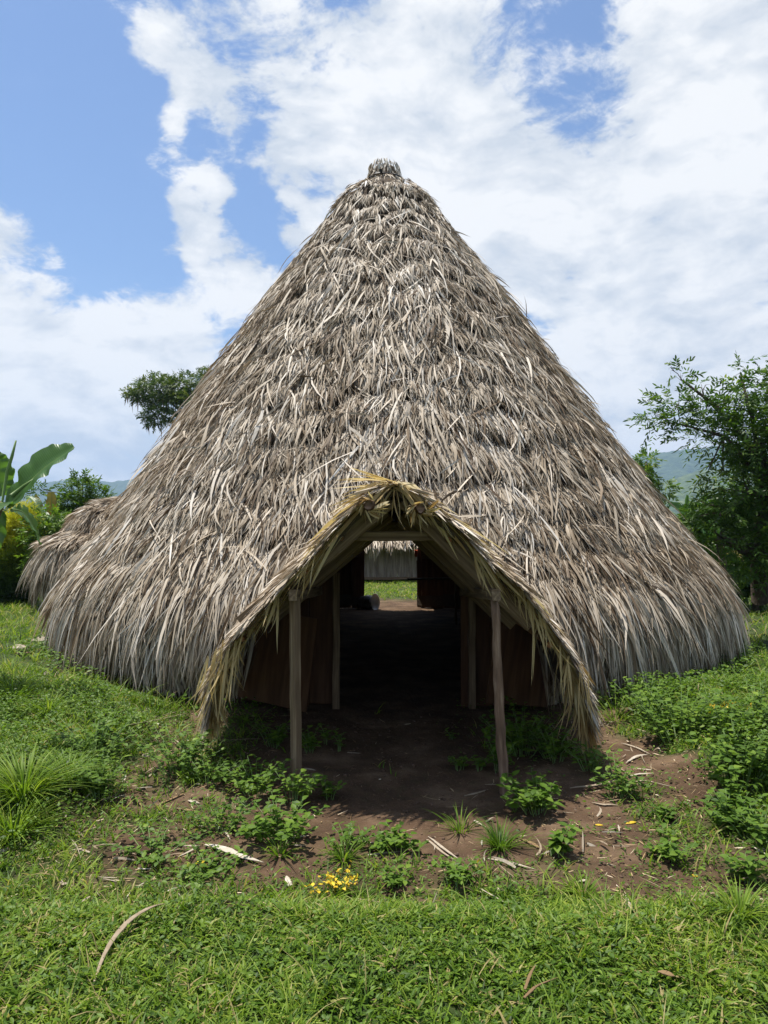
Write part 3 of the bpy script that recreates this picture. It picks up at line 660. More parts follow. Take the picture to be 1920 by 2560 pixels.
# ------------------------------------------------------------------ things inside and behind the hut
def bench():
    t = empty('low_shelf', (.62, 13.9, 0), 'thin dark plank shelf crossing the right edge of the back doorway', 'shelf')
    beam('plank', (.46, 13.9, .88), (1.5, 13.9, .89), .3, .03, M['wood'], t)
    beam('leg', (1.4, 13.9, -.02), (1.4, 13.9, .87), .05, .05, M['wood'], t)
bench()
def pot():
    c = gpt(928, 1508); c.y = 16.6; c = P(926, 1500, 16.6); c.z = float(height(c.x, c.y))+.17
    t = empty('metal_pot', (c.x, c.y, c.z-.16), 'round dark pot with pale flared mouth lying at the back doorway', 'pot')
    prof = [(-.30, .02), (-.29, .10), (-.22, .15), (-.10, .17), (0, .165), (.05, .13)]
    def lathe(pr, nm, mat):
        V = []; F = []; S = 24; ax = Vector((.85, -.50, .10)).normalized(); a = ax.orthogonal().normalized(); b = ax.cross(a)
        for u, r in pr:
            for s in range(S): V.append(c+ax*u+(a*math.cos(s*2*math.pi/S)+b*math.sin(s*2*math.pi/S))*r)
        for i in range(len(pr)-1):
            for s in range(S): F.append((i*S+s, i*S+(s+1) % S, (i+1)*S+(s+1) % S, (i+1)*S+s))
        return mesh_py(nm, V, F, mat, t, True)
    dk = surfmat('sooty_metal', [(.3, (.09, .09, .09)), (.7, (.24, .24, .23))], (1, 1, 1), 12, 5, .5, .1)
    pl = surfmat('pale_metal', [(.3, (.55, .57, .58)), (.7, (.8, .82, .83))], (1, 1, 1), 9, 5, .35, .1)
    lathe(prof, 'pot_body', dk)
    lathe([(.05, .13), (.08, .15), (.13, .19), (.14, .2), (.13, .185), (.07, .13), (-.1, .12), (-.2, .01)], 'flared_mouth', pl)
pot()
def cloth():
    p = P(1040, 1382, 16.75)
    V = []; F = []
    for i in range(7):
        for j in range(4):
            V.append((p.x+(j-1.5)*.026*(1-.05*i), p.y-.02*math.sin(j*2.1+i*.4), p.z+.07-i*.028))
    for i in range(6):
        for j in range(3): F.append((i*4+j, i*4+j+1, i*4+j+5, i*4+j+4))
    m = surfmat('red_cloth', [(.3, (.35, .05, .02)), (.7, (.55, .12, .05))], (1, 1, 1), 20, 3, .9, .2)
    o = mesh_py('cloth', V, F, m, None, True); md = o.modifiers.new('s', 'SOLIDIFY'); md.thickness = .004
    setp(o, 'small red cloth scrap hanging on the right jamb of the back doorway', 'cloth')
cloth()

def rear_hut():
    t = empty('plank_hut', (.4, 27.5, 0), 'low hut with upright plank wall and shaggy thatch eave, seen through the doorways', 'hut')
    g = np.random.default_rng(3); x = -4.6
    V = []; F = []
    while x < 5.2:
        w = random.uniform(.17, .30); k = len(V); y0 = 26+random.uniform(-.01, .02)+.02*(x > 0)
        for z in (.12, 1.35):
            for a, b in ((x+.006, y0), (x+w-.006, y0), (x+w-.006, y0+.03), (x+.006, y0+.03)): V.append((a, b, z+random.uniform(-.01, .01)))
        for f in ((0, 3, 2, 1), (4, 5, 6, 7), (0, 1, 5, 4), (1, 2, 6, 5), (2, 3, 7, 6), (3, 0, 4, 7)): F.append(tuple(k+i for i in f))
        if random.random() < .55:
            v, q = tube_np([(x, y0-.03, .1), (x+.01, y0-.03, .7), (x, y0-.03, 1.35)], [.02]*3, 7, .1); mesh_np('bamboo_batten', v, q, M['board_grey'], t)
        x += w
    mesh_py('plank_wall', V, F, M['board_grey'], t)
    # side and back walls
    for a, b in (((-4.6, 26.1, .7), (-4.6, 29, .7)), ((5.2, 26.1, .7), (5.2, 29, .7)), ((-4.6, 29, .7), (5.2, 29, .7))): beam('plank_wall', a, b, .04, 1.2, M['board_grey'], t)
    beam('ground_sill', (-4.8, 25.95, .1), (5.4, 25.95, .12), .08, .09, M['wood'], t, .01, n=16)
    # gable roof slabs + leaves
    for s in (1, -1):
        V = [(-5.2, 27.5-s*2.1, 1.35), (5.8, 27.5-s*2.1, 1.35), (5.6, 27.5, 2.75), (-5, 27.5, 2.75)]
        V += [(a, b, c-.1) for a, b, c in V]
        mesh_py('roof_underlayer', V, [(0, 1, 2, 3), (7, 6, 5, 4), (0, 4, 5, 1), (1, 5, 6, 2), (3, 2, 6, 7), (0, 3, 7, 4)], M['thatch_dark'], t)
    n = 9000; u = g.random(n); xx = g.uniform(-5.2, 5.8, n); s = np.where(g.random(n) < .8, 1, -1)
    Pt = np.stack([xx, 27.5-s*u*2.1, 2.78-u*1.38], -1); T = np.stack([0*u, -s*.83, -.55+0*u], -1); Nn = np.stack([0*u, -s*.55, .83+0*u], -1)
    D = T+g.normal(0, .2, (n, 3)); V, Q, m = ribbons(Pt+Nn*.03, D, Nn, .3+.3*g.random(n), .02+.03*g.random(n), np.stack([0*u, 0*u, -.2*g.random(n)], -1), None, g.normal(0, .5, n))
    A = (V, Q, np.repeat(np.clip(.5+g.normal(0, .2, n), 0, 1), m))
    n = 1500; xx = g.uniform(-5.1, 5.7, n); Pt = np.stack([xx, 25.45+.15*g.random(n), 1.42+.1*g.random(n)], -1)
    cl = .25+.45*vn(xx*3, 0*xx, 5)+.3*vn(xx*11, 0*xx, 6); D = np.stack([g.normal(0, .1, n), -.12+0*xx, -1+0*xx], -1)
    V, Q, m = ribbons(Pt, D, np.array([[0, -1, .1]]).repeat(n, 0), cl*(.5+.4*g.random(n)), .012+.025*g.random(n), None, None, g.normal(0, .5, n))
    V, Q, T = merge([A, (V, Q, np.repeat(np.clip(.62+g.normal(0, .15, n), 0, 1), m))]); mesh_np('palm_thatch', V, Q, M['thatch'], t, T)
rear_hut()

def side_hut():
    cx, cy = -5.72, 16.6
    t = empty('small_thatched_hut', (cx, cy, 0), 'small low hut with rounded two tier thatch half hidden behind the big hut', 'hut')
    zn = np.array([-.3, .1, .7, 1.20, 1.52, 1.68, 1.76, 1.92, 2.2, 2.4, 2.5]); rn = np.array([1.7, 1.75, 1.9, 2.02, 1.95, 1.62, 1.46, 1.42, 1.2, .8, .2])
    V, Q = shell(zn, rn, cx, cy, None, None, 90, .07, .04, 1.0); 
    mesh_np('roof_underlayer', V, Q, M['thatch_dark'], t)
    a = cone_thatch(22000, zn, rn, cx, cy, None, (.25, .5), (.014, .032), .3, .22, None, lambda th: np.where(np.sin(th) < .3, 1, .25), .15, seed=31, tbase=.5, thick=.05)
    # long flying leaves at the eave
    b = cone_thatch(2500, np.array([1.0, 1.2, 1.45]), np.array([2.05, 2.03, 1.9]), cx, cy, None, (.4, .8), (.012, .026), .3, .25, None, None, .2, seed=32, tbase=.55, thick=.08)
    # ridge running off to the right
    g = np.random.default_rng(4); n = 9000; u = g.random(n); s = g.uniform(0, 2.8, n); sd = np.where(g.random(n) < .75, -1, 1)
    Pt = np.stack([cx+s, cy+sd*u*1.7, 2.52-u*u*1.1+0*s], -1); T = np.stack([0*u, sd*1., -1.1*u-.2], -1); Nn = np.stack([0*u, sd*(.4+u), 1+0*u], -1)
    V, Q, m = ribbons(Pt, T+g.normal(0, .25, (n, 3)), Nn, .3+.3*g.random(n), .015+.02*g.random(n), None, None, g.normal(0, .5, n))
    c = (V, Q, np.repeat(np.clip(.5+g.normal(0, .2, n), 0, 1), m))
    V, Q, T = merge([a, b, c]); mesh_np('palm_thatch', V, Q, M['thatch'], t, T)
    K = 12; V = []; F = []
    for i in range(2):
        for j in range(K+1):
            u = j/K*2-1; V.append((cx+i*2.8, cy+u*1.7, 2.46-u*u*1.1))
    for j in range(K): F.append((j, j+1, K+2+j, K+1+j))
    V += [(cx+2.8, cy-1.7, .1), (cx+2.8, cy+1.7, .1), (cx, cy-1.7, .1), (cx, cy+1.7, .1)]; q = 2*(K+1)
    F += [tuple([q]+[K+1+j for j in range(K+1)]+[q+1]), (0, K+1, q, q+2), (K, q+3, q+1, 2*K+1)]
    mesh_py('ridge_underlayer', V, F, M['thatch_dark'], t)
side_hut()

# ------------------------------------------------------------------ trees
def leafy(name, label, cat, base, trunks, blobs, n_spray, spray, leafL, leafW, mat, nl=9, group=None, seed=1, tb=.45, branches=True, up=.0, droop=.25, core=.3, barkm='bark', moss=0):
    g = np.random.default_rng(seed); rs = random.Random(seed)
    t = empty(name, base, label, cat, group); base = Vector(base)
    VV, QQ, off = [], [], 0
    def addt(pts, rad, sides=7):
        nonlocal off
        v, q = tube_np(pts, rad, sides, .05); VV.append(v); QQ.append(q+off); off += len(v)
    for pts, r0, r1 in trunks:
        n = len(pts); addt(pts, [r0+(r1-r0)*i/(n-1) for i in range(n)], 9)
    joints = [(Vector(p), r0+(r1-r0)*i/(len(pts)-1)) for pts, r0, r1 in trunks for i, p in enumerate(pts) if i > 0]
    SP, SD, SN, LN = [], [], [], []
    tot = sum(b[1][0]*b[1][1]*b[1][2]**.5 for b in blobs)
    for c, rad in blobs:
        c = Vector(c); j, jr = min(joints, key=lambda k: (k[0]-c).length)
        mid = j.lerp(c, .5)+Vector((rs.uniform(-.1, .1), rs.uniform(-.1, .1), rs.uniform(0, .15)))*(c-j).length
        if branches:
            addt([j, mid, c], [jr*.6, jr*.42, jr*.2], 6)
            for k in range(5):
                e = c+Vector([rs.uniform(-.85, .85)*rad[i] for i in range(3)]); addt([mid.lerp(c, rs.random()), c.lerp(e, .5)+Vector((0, 0, .04)), e], [jr*.22, jr*.13, jr*.05], 5)
        m = max(3, int(n_spray*rad[0]*rad[1]*rad[2]**.5/tot))
        d = norm(g.normal(size=(m, 3))); rr = (core+(1-core)*g.random(m))**.6
        p = d*rr[:, None]*np.array(rad); lum = vn(p[:, 0]*3/rad[0]+c.x, p[:, 2]*3/rad[2]+c.z, seed)
        keep = lum > .22
        p = p[keep]; d = d[keep]; m = len(p)
        dd = norm(d*np.array([1, 1, .6])+g.normal(0, .45, (m, 3))+np.array([0, 0, up]))
        SP.append(p+np.array(c)); SD.append(dd)
    SP = np.concatenate(SP); SD = np.concatenate(SD); m = len(SP)
    spl = spray*(.6+.8*g.random(m)); tb_ = tb+g.normal(0, .13, m)
    # leaflets in two rows along every twig
    k = np.arange(nl); f = (k+.8)/nl; side = np.where(k % 2, 1, -1)
    up3 = norm(np.array([0, 0, 1.])+g.normal(0, .45, (m, 3)))
    Sx = norm(np.cross(SD, up3)); Up = np.cross(Sx, SD)
    c = SP[:, None]+SD[:, None]*(spl[:, None]*f)[..., None]; c[..., 2] -= droop*spl[:, None]*f**2
    D = SD[:, None]*.75+Sx[:, None]*(side*.8)[None, :, None]+g.normal(0, .22, (m, nl, 3)); D[..., 2] -= droop*.5
    D[:, -1] = SD
    Nn = Up[:, None]+g.normal(0, .35, (m, nl, 3))
    n = m*nl; L = leafL*(.65+.6*g.random(n)); W = leafW*(.7+.5*g.random(n))
    V, Q, mm = ribbons(c.reshape(-1, 3), D.reshape(-1, 3), Nn.reshape(-1, 3), L, W, np.stack([0*L, 0*L, -.25*g.random(n)], -1), None, None, 'oval', 0, 3)
    T = np.repeat(np.clip(np.repeat(tb_, nl)+g.normal(0, .12, n), 0, 1), mm)
    tw = []
    for i in range(0, m, 2):
        if spray < .15: break
        e = SP[i]+SD[i]*spl[i]; e[2] -= droop*spl[i]*.8; tw.append((SP[i], e))
    if tw:
        a = np.array([x[0] for x in tw]); e = np.array([x[1] for x in tw]); v, q, _ = ribbons(a, e-a, norm(g.normal(size=a.shape)), np.linalg.norm(e-a, axis=1), leafW*.16, None, None, None, 'grass', 0, 2)
        QQt = q+len(V); V = np.concatenate([V, v]); Q = np.concatenate([Q, QQt]); T = np.concatenate([T, np.full(len(v), .1)])
    if VV: mesh_np('trunk', np.concatenate(VV), np.concatenate(QQ), M[barkm], t)
    mesh_np('crown', V, Q, M[mat], t, T)
    if moss:
        mp = SP[g.integers(0, m, moss)]; low = mp[:, 2] < np.percentile(SP[:, 2], 45); mp = mp[low]; n = len(mp)
        V, Q, mm = ribbons(mp, np.array([[0, 0, -1.]]).repeat(n, 0)+g.normal(0, .08, (n, 3)), norm(g.normal(size=(n, 3))), .5+.7*g.random(n), .07, None, None, None, 'lance')
        setp(mesh_np('hanging_moss', V, Q, M['straw'], t, np.full(len(V), .15)), kind='stuff')
    return t

def trees():
    def B(px, py, d, rx, ry, rz, dd=0): p = P(px, py, d+dd); return ((p.x, p.y, p.z), (rx, ry, rz))
    # tall flat crowned tree beyond the left slope of the hut
    d = 46; b = P(640, 1395, d)
    bl = [B(400, 975, d, 1.9, 1.6, .7), B(352, 985, d, 1.0, 1.0, .45), B(470, 965, d, 1.4, 1.3, .75, 1), B(430, 1010, d, 1.6, 1.4, .6), B(395, 1040, d, 1.1, 1.0, .4, -.6), B(385, 1052, d, .7, .7, .35), B(400, 955, d, .8, .8, .5, .5), B(480, 1000, d, 1.1, 1, .6, -.5), B(540, 960, d, 1.8, 1.6, .9), B(600, 1010, d, 1.5, 1.4, .7), B(620, 950, d, 1.6, 1.5, .8)]
    tr = [([tuple(b), tuple(P(600, 1250, d)), tuple(P(560, 1120, d)), tuple(P(520, 1050, d))], .35, .16), ([tuple(P(560, 1120, d)), tuple(P(490, 1060, d)), tuple(P(430, 1010, d))], .16, .06), ([tuple(P(600, 1200, d)), tuple(P(480, 1080, d)), tuple(P(400, 1035, d))], .14, .05)]
    leafy('broadleaf_tree', 'tall distant tree with flat dark crown and hanging moss above the left roof slope', 'tree', b, tr, bl, 4600, .35, .17, .075, 'fartree', 7, seed=41, tb=.62, moss=160, droop=.1)
    # slender leafed young tree behind the small hut
    d = 21; b = P(215, 1440, d)
    bl = [B(200, 1235, d, .40, .4, .40), B(165, 1250, d, .30, .3, .25), B(245, 1245, d, .34, .3, .25), B(205, 1200, d, .22, .25, .22), B(225, 1215, d, .2, .25, .22), B(190, 1265, d, .6, .5, .3), B(260, 1255, d, .25, .3, .2), B(140, 1290, d, .3, .3, .3), B(215, 1290, d, .7, .5, .3), B(105, 1230, d, .22, .2, .2)]
    leafy('young_tree', 'young tree with narrow leaflets rising behind the small hut roof', 'tree', b, [([tuple(b), tuple(P(210, 1330, d)), tuple(P(205, 1260, d))], .06, .03)], bl, 520, .34, .13, .042, 'treeleaf', 11, seed=43, tb=.55, up=.5)
    d = 17; b = P(120, 1440, d)
    bl = [B(110, 1300, d, .35, .3, .25), B(150, 1305, d, .35, .3, .2), B(90, 1330, d, .3, .3, .3), B(110, 1390, d, .35, .4, .5), B(130, 1350, d, .4, .4, .4)]
    leafy('leafy_shrub', 'bright green shrub between the banana plant and the small hut', 'shrub', b, [([tuple(b), tuple(P(112, 1350, d))], .04, .02)], bl, 420, .2, .10, .05, 'weed', 7, seed=44, tb=.55)
    # big tree on the right
    d = 11.5; b = P(1900, 1500, 12.5)
    bl = [B(1640, 1040, d, .22, .25, .14), B(1690, 1010, d, .38, .3, .22), B(1760, 1035, d, .50, .4, .26), B(1700, 950, d, .14, .15, .2), B(1770, 1090, d, .45, .4, .18), B(1830, 1120, d, .4, .4, .3), B(1755, 975, d, .2, .2, .2), B(1700, 1065, d, .30, .3, .12),
          B(1850, 930, d, .16, .2, .28), B(1880, 1000, d, .45, .4, .35), B(1900, 960, d, .3, .3, .3), B(1800, 1020, d, .28, .3, .2), B(1850, 1080, d, .5, .4, .35), B(1920, 1100, d, .6, .5, .5), B(1810, 1190, d, .22, .3, .09), B(1770, 1178, d, .18, .2, .06),
          B(1860, 1230, d, .55, .6, .5), B(1900, 1330, d, .7, .6, .6), B(1800, 1290, d, .45, .6, .38), B(1850, 1380, d, .5, .6, .4), B(1790, 1350, d, .30, .5, .32), B(1960, 1200, d, .8, .8, .9), B(1990, 1020, d, .7, .7, .6), B(2060, 1120, d, .9, .9, .9), B(1960, 1400, d, .6, .6, .5), B(2050, 1300, d, .9, .9, .8), B(1680, 925, d, .07, .1, .1), B(1645, 1065, d, .16, .2, .08)]
    tr = [([tuple(b), tuple(P(1895, 1400, 12)), tuple(P(1915, 1250, 11.7)), tuple(P(1900, 1120, d))], .15, .07), ([tuple(P(1900, 1150, d)), tuple(P(1830, 1060, d)), tuple(P(1770, 1000, d)), tuple(P(1705, 950, d))], .05, .015), ([tuple(P(1905, 1180, d)), tuple(P(1880, 1040, d)), tuple(P(1852, 940, d))], .05, .015), ([tuple(P(1905, 1200, d)), tuple(P(1810, 1090, d)), tuple(P(1700, 1060, d))], .045, .014),
          ([tuple(P(1915, 1260, 11.7)), tuple(P(1990, 1120, 11.6))], .08, .03)]
    leafy('broadleaf_tree', 'large dark green tree with feathered twigs at the right edge', 'tree', b, tr, bl, 3100, .30, .10, .034, 'treeleaf', 10, seed=51, tb=.46, up=.25)
    # darker mass behind it
    specs = [(1800, 1440, 17, [(1770, 1290, .5), (1820, 1330, .8), (1760, 1370, .6), (1730, 1310, .28)], 'dense bushy tree behind the banana plant at right', 52),
             (1960, 1480, 20, [(1900, 1230, 1.2), (1980, 1280, 1.5), (1880, 1340, 1.1), (1950, 1400, 1.2), (2060, 1300, 1.3)], 'wide dark tree filling the gap at far right', 53),
             (1890, 1490, 16, [(1890, 1430, .45), (1840, 1440, .4), (1930, 1440, .5), (1830, 1400, .4)], 'low scrub with pale dry stems beneath the right tree', 54)]
    for px, py, d, bs, lab, sd in specs:
        b = P(px, py, d); b.z = float(height(b.x, b.y)); blobs = [B(x, y, d, r, r, r*.8) for x, y, r in bs]
        leafy('bushy_tree', lab, 'tree', b, [([tuple(b), tuple(P(px, py-110, d)), tuple(P(px, py-190, d))], .09, .04)], blobs, 1500, .26, .13, .06, 'treeleaf', 8, seed=sd, tb=.38)
    # sprigs peeping over the right slope of the roof
    d = 24; b = P(1585, 1420, d)
    leafy('leafy_shrub', 'tree top peeping over the right roof slope', 'tree', b, [([tuple(b), tuple(P(1600, 1280, d)), tuple(P(1615, 1160, d))], .07, .03)], [B(1618, 1152, d, .30, .3, .25), B(1655, 1225, d, .38, .3, .28), B(1600, 1200, d, .5, .4, .4)], 260, .3, .15, .06, 'treeleaf', 9, seed=57, tb=.6)
    # hedge line far behind both sides
    for i, (px, d, w, lab) in enumerate(((1740, 34, 3.2, 'rounded far bush behind the right banana leaves'), (1860, 42, 4.5, 'far bush line at the foot of the green hill'), (40, 34, 3.6, 'far bush behind the banana plant at left'), (260, 40, 4.0, 'far bush under the left hills behind the small hut'), (-90, 24, 2.5, 'dark bush at the left edge'))):
        b = P(px, 1400, d); b.z = 0
        blobs = [((b.x+random.uniform(-.5, .5)*w, b.y+random.uniform(-1, 1), .9+random.uniform(0, 1.0)), (w*.4, 1.0, .9)) for k in range(5)]
        leafy('far_bush', lab, 'bush', b, [([tuple(b), (b.x, b.y, 1.4)], .1, .05)], blobs, 900, .3, .26, .12, 'fartree', 6, seed=60+i, tb=.62)
trees()

def feathery():
    g = np.random.default_rng(12); base = P(24, 1530, 17.5); base.z = float(height(base.x, base.y))
    t = empty('feathery_shrub', base, 'tall feathery shrub with bright yellow green tips at the left edge', 'shrub')
    plumes = [(62, 1310, .15), (20, 1330, .15), (75, 1345, .13), (-20, 1360, .2), (45, 1370, .18), (10, 1400, .24), (62, 1400, .14), (30, 1450, .24), (-50, 1450, .35), (55, 1470, .16), (10, 1510, .28), (60, 1530, .15), (58, 1288, .08), (88, 1375, .07), (-80, 1380, .3), (-30, 1540, .35)]
    parts = []
    for px, py, r in plumes:
        r *= 1.62; c = np.array(P(px, py, 17.5)); m = int(900*(r/.5)**1.5*1.3)
        d = norm(g.normal(size=(m, 3))+np.array([0, 0, .45])); pos = c+d*np.array([r, r, r*.95])*(.15+.85*g.random(m))[:, None]**.7
        nl = 9; k = np.arange(nl)/nl
        cc = pos[:, None]+d[:, None]*(.28*k)[None, :, None]; D = d[:, None]*.6+g.normal(0, .6, (m, nl, 3)); D[..., 2] += .1
        V, Q, mm = ribbons(cc.reshape(-1, 3), D.reshape(-1, 3), norm(g.normal(size=(m*nl, 3))), .09+.06*g.random(m*nl), .014, None, None, None, 'grass', 0, 2)
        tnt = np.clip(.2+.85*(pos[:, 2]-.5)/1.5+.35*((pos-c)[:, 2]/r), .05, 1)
        parts.append((V, Q, np.repeat(np.clip(np.repeat(tnt, nl)+g.normal(0, .1, m*nl), 0, 1), mm)))
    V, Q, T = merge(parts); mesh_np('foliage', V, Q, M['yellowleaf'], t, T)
    VV, QQ, off = [], [], 0
    for px, py, r in plumes:
        v, q = tube_np([base+Vector((random.uniform(-.2, .2), random.uniform(-.1, .1), -.05)), P((px+30)/2, (py+1540)/2, 17.5), P(px, py, 17.5)], [.016, .012, .005], 5); VV.append(v); QQ.append(q+off); off += len(v)
    mesh_np('stem', np.concatenate(VV), np.concatenate(QQ), M['bark'], t)
feathery()

# ------------------------------------------------------------------ banana plants
def banana_leaf(parent, p0, p1, w, bend=0.15, fold=.35, face=(0, -1, .3), mat='banana', seed=0, tear=0.0, blunt=.9):
    """big blade from p0 to tip p1; bend lifts the midrib"""
    rs = np.random.default_rng(seed); p0 = np.array(p0, float); p1 = np.array(p1, float); n = 44
    t = np.linspace(0, 1, n); ax = p1-p0; L = np.linalg.norm(ax); Dn = ax/L; Nn = np.array(face, float); Nn = norm(Nn-Dn*Nn.dot(Dn)); S = np.cross(Dn, Nn)
    C = p0+ax*t[:, None]+np.array([0, 0, 1.])*(bend*L*np.sin(t*math.pi))[:, None]
    prof = np.clip(np.sin(np.pi*np.clip(t*blunt+.03, 0, 1))**.55, 0, 1)*w/2
    cols = 9; V = []; T = []
    wob = [rs.normal(0, 1, 60) for _ in range(2)]
    for i in range(n):
        for j in range(cols):
            u = j/(cols-1)*2-1; a = abs(u)
            e = np.interp(t[i]*14, np.arange(60), wob[0 if u < 0 else 1])
            ww = prof[i]*(1+.06*e)
            V.append(C[i]+S*u*ww*(1-.12*a*a*0)+Nn*(fold*a*ww*(1-.45*a)+.05*e*w*a*a))
            T.append(t[i])
    i = (np.arange(n-1)[:, None]*cols+np.arange(cols-1)).ravel(); Q = np.stack([i, i+1, i+cols+1, i+cols], -1)
    if tear:
        k = rs.random(len(Q)) > 0; rowt = rs.random(n) < tear
        jj = np.tile(np.arange(cols-1), n-1); ii = np.repeat(np.arange(n-1), cols-1); k = ~(rowt[ii] & ((jj < 2) | (jj > cols-4))); Q = Q[k]
    o = mesh_np('leaf', V, Q, M[mat], parent, T, smooth=True)
    v, q = tube_np([tuple(c-Nn*.006) for c in C[::4]]+[tuple(C[-1])], list(np.linspace(.02, .005, len(C[::4])+1)), 6)
    mesh_np('midrib', v-np.array(0), q, M['midrib'], None, smooth=True).parent = o
    bpy.context.view_layer.update()
    return o
M['midrib'] = leafmat('leaf_midrib', [(0, (.12, .2, .05)), (1, (.2, .3, .08))], 0, .5)
def bananas():
    D = 7.2
    b = P(-60, 1640, D); b.z = float(height(b.x, b.y)); t = empty('banana_plant', b, 'banana plant at the left edge with one broad leaf reaching up to the right', 'banana plant')
    v, q = tube_np([b+Vector((0, 0, -.1)), P(-40, 1450, D), P(-20, 1300, D), P(5, 1255, D)], [.09, .08, .06, .03], 12, .04); mesh_np('trunk', v, q, M['pstem'], t, smooth=True)
    v, q = tube_np([P(28, 1240, D), P(60, 1215, D), P(90, 1195, D)], [.022, .018, .01], 8); mesh_np('leaf_stalk', v, q, M['midrib'], t)
    banana_leaf(t, P(20, 1268, D), P(186, 1118, D), .46, .07, .5, (-.45, -.75, .5), seed=1, blunt=.93)
    banana_leaf(t, P(30, 1262, D+.1), P(-90, 1340, D-.5), .34, .18, .3, (.1, -.5, 1), seed=2)
    banana_leaf(t, P(5, 1240, D+.15), P(-25, 1130, D+.1), .36, .02, .5, (.3, -1, .1), seed=3)
    banana_leaf(t, P(30, 1275, D+.2), P(100, 1360, D+.6), .26, .22, .3, (.3, -.6, .8), seed=4, tear=.15)
    banana_leaf(t, P(0, 1275, D+.1), P(-30, 1380, D+.3), .40, .12, .3, (.1, -1, .5), seed=5)
    # furled new leaf
    v, q = tube_np([P(4, 1262, D), P(18, 1180, D), P(30, 1140, D), P(40, 1101, D)], [.012, .017, .016, .008], 9, .03); o = mesh_np('furled_leaf', v, q, M['midrib'], t, np.full(len(v), .2), smooth=True)
    # second plant farther back
    D = 20; b = P(110, 1480, D); b.z = 0; t = empty('banana_plant', b, 'smaller banana plant behind, with a brownish upright leaf beside the small hut', 'banana plant')
    v, q = tube_np([b, P(112, 1330, D), P(112, 1285, D)], [.08, .06, .03], 9); mesh_np('trunk', v, q, M['pstem'], t)
    o = banana_leaf(t, P(131, 1300, D), P(128, 1230, D), .30, 0, .25, (0, -1, .1), 'banana_old', seed=6, blunt=.85); o['label'] = 'brownish upright banana leaf'
    banana_leaf(t, P(105, 1290, D), P(86, 1240, D+.1), .30, 0, .3, (-.1, -1, .1), 'banana_old', seed=7)
    banana_leaf(t, P(65, 1240, D-.5), P(104, 1290, D-.8), .30, .15, .3, (.2, -.5, .8), seed=8, tear=.3)
    banana_leaf(t, P(80, 1290, D-.5), P(128, 1315, D-.8), .4, .15, .3, (.1, -.5, .8), seed=9)
    # right side plants
    D = 16; b = P(1725, 1500, D); b.z = 0; t = empty('banana_plant', b, 'banana plant with pale upright leaves just right of the roof slope', 'banana plant')
    v, q = tube_np([b, P(1728, 1400, D), P(1728, 1300, D)], [.09, .08, .03], 9); mesh_np('trunk', v, q, M['pstem'], t)
    banana_leaf(t, P(1712, 1285, D), P(1718, 1237, D), .13, 0, .6, (.4, -1, .1), seed=10)
    banana_leaf(t, P(1730, 1300, D), P(1672, 1258, D), .2, .08, .5, (-.3, -.7, .7), seed=11)
    banana_leaf(t, P(1730, 1310, D), P(1770, 1345, D), .25, .15, .4, (.3, -.7, .7), seed=12, tear=.2)
    b = P(1815, 1470, 14.5); b.z = 0; D = 14.5; t = empty('banana_plant', b, 'shaded banana plant under the right tree with broad dark leaves and brown stem', 'banana plant')
    v, q = tube_np([b, P(1806, 1400, D), P(1800, 1350, D)], [.09, .08, .05], 9); mesh_np('trunk', v, q, M['pstem'], t)
    banana_leaf(t, P(1800, 1375, D), P(1850, 1350, D), .34, .12, .3, (.1, -1, .5), seed=13)
    banana_leaf(t, P(1800, 1380, D), P(1860, 1400, D), .22, .12, .3, (.2, -.6, .8), 'banana_old', seed=14)
    banana_leaf(t, P(1762, 1290, D), P(1764, 1238, D), .09, 0, .6, (.5, -1, .1), seed=15)
    banana_leaf(t, P(1795, 1370, D), P(1775, 1300, D), .25, .05, .3, (-.2, -1, .3), seed=16)
M['pstem'] = surfmat('banana_stem', [(.3, (.05, .035, .022)), (.7, (.16, .12, .07))], (1, 1, .3), 12, 5, .8, .5, .01)
bananas()

# ------------------------------------------------------------------ grass and ground cover
def scatter(n, x0, x1, y0, y1, seed, fn=gmask, power=1.0):
    g = np.random.default_rng(seed); x = g.uniform(x0, x1, n); y = g.uniform(y0, y1, n)
    k = g.random(n) < fn(x, y)**power; return x[k], y[k], g
def grassbatch(n, x0, x1, y0, y1, seed, L, W, fn=gmask, power=1.0, lean=.55, tb=.5, tuft=4):
    x, y, g = scatter(n//tuft, x0, x1, y0, y1, seed, fn, power)
    x = np.repeat(x, tuft)+g.normal(0, L[1]*.12, len(x)*tuft); y = np.repeat(y, tuft)+g.normal(0, L[1]*.12, len(y)*tuft); m = len(x)
    z = height(x, y)-.004
    a = g.random(m)*6.283; ln = lean*(.3+g.random(m)*1.1)
    D = np.stack([np.cos(a)*ln, np.sin(a)*ln, np.ones(m)], -1)
    Nn = np.stack([-np.cos(a), -np.sin(a), ln], -1)+g.normal(0, .4, (m, 3))
    LL = L[0]+(L[1]-L[0])*g.random(m)**1.4; LL = LL*(.5+.5*vn(x*3, y*3, 44)+.6*vn(x*11, y*11, 45))
    bend = np.stack([np.cos(a)*.35, np.sin(a)*.35, -.32+0*a], -1)*(.4+1.1*g.random(m))[:, None]
    V, Q, k = ribbons(np.stack([x, y, z], -1), D, Nn, LL, W[0]+(W[1]-W[0])*g.random(m), bend, None, g.normal(0, .4, m), 'grass', 0, 3)
    t = np.clip(tb+g.normal(0, .20, m)+.25*(vn(x*2.5, y*2.5, 71)-.5)+.35*(vn(x*14, y*14, 72)-.5), 0, .97); dry = g.random(m) < .075; t = np.where(dry, 1.0, t)
    return V, Q, np.repeat(t, k)
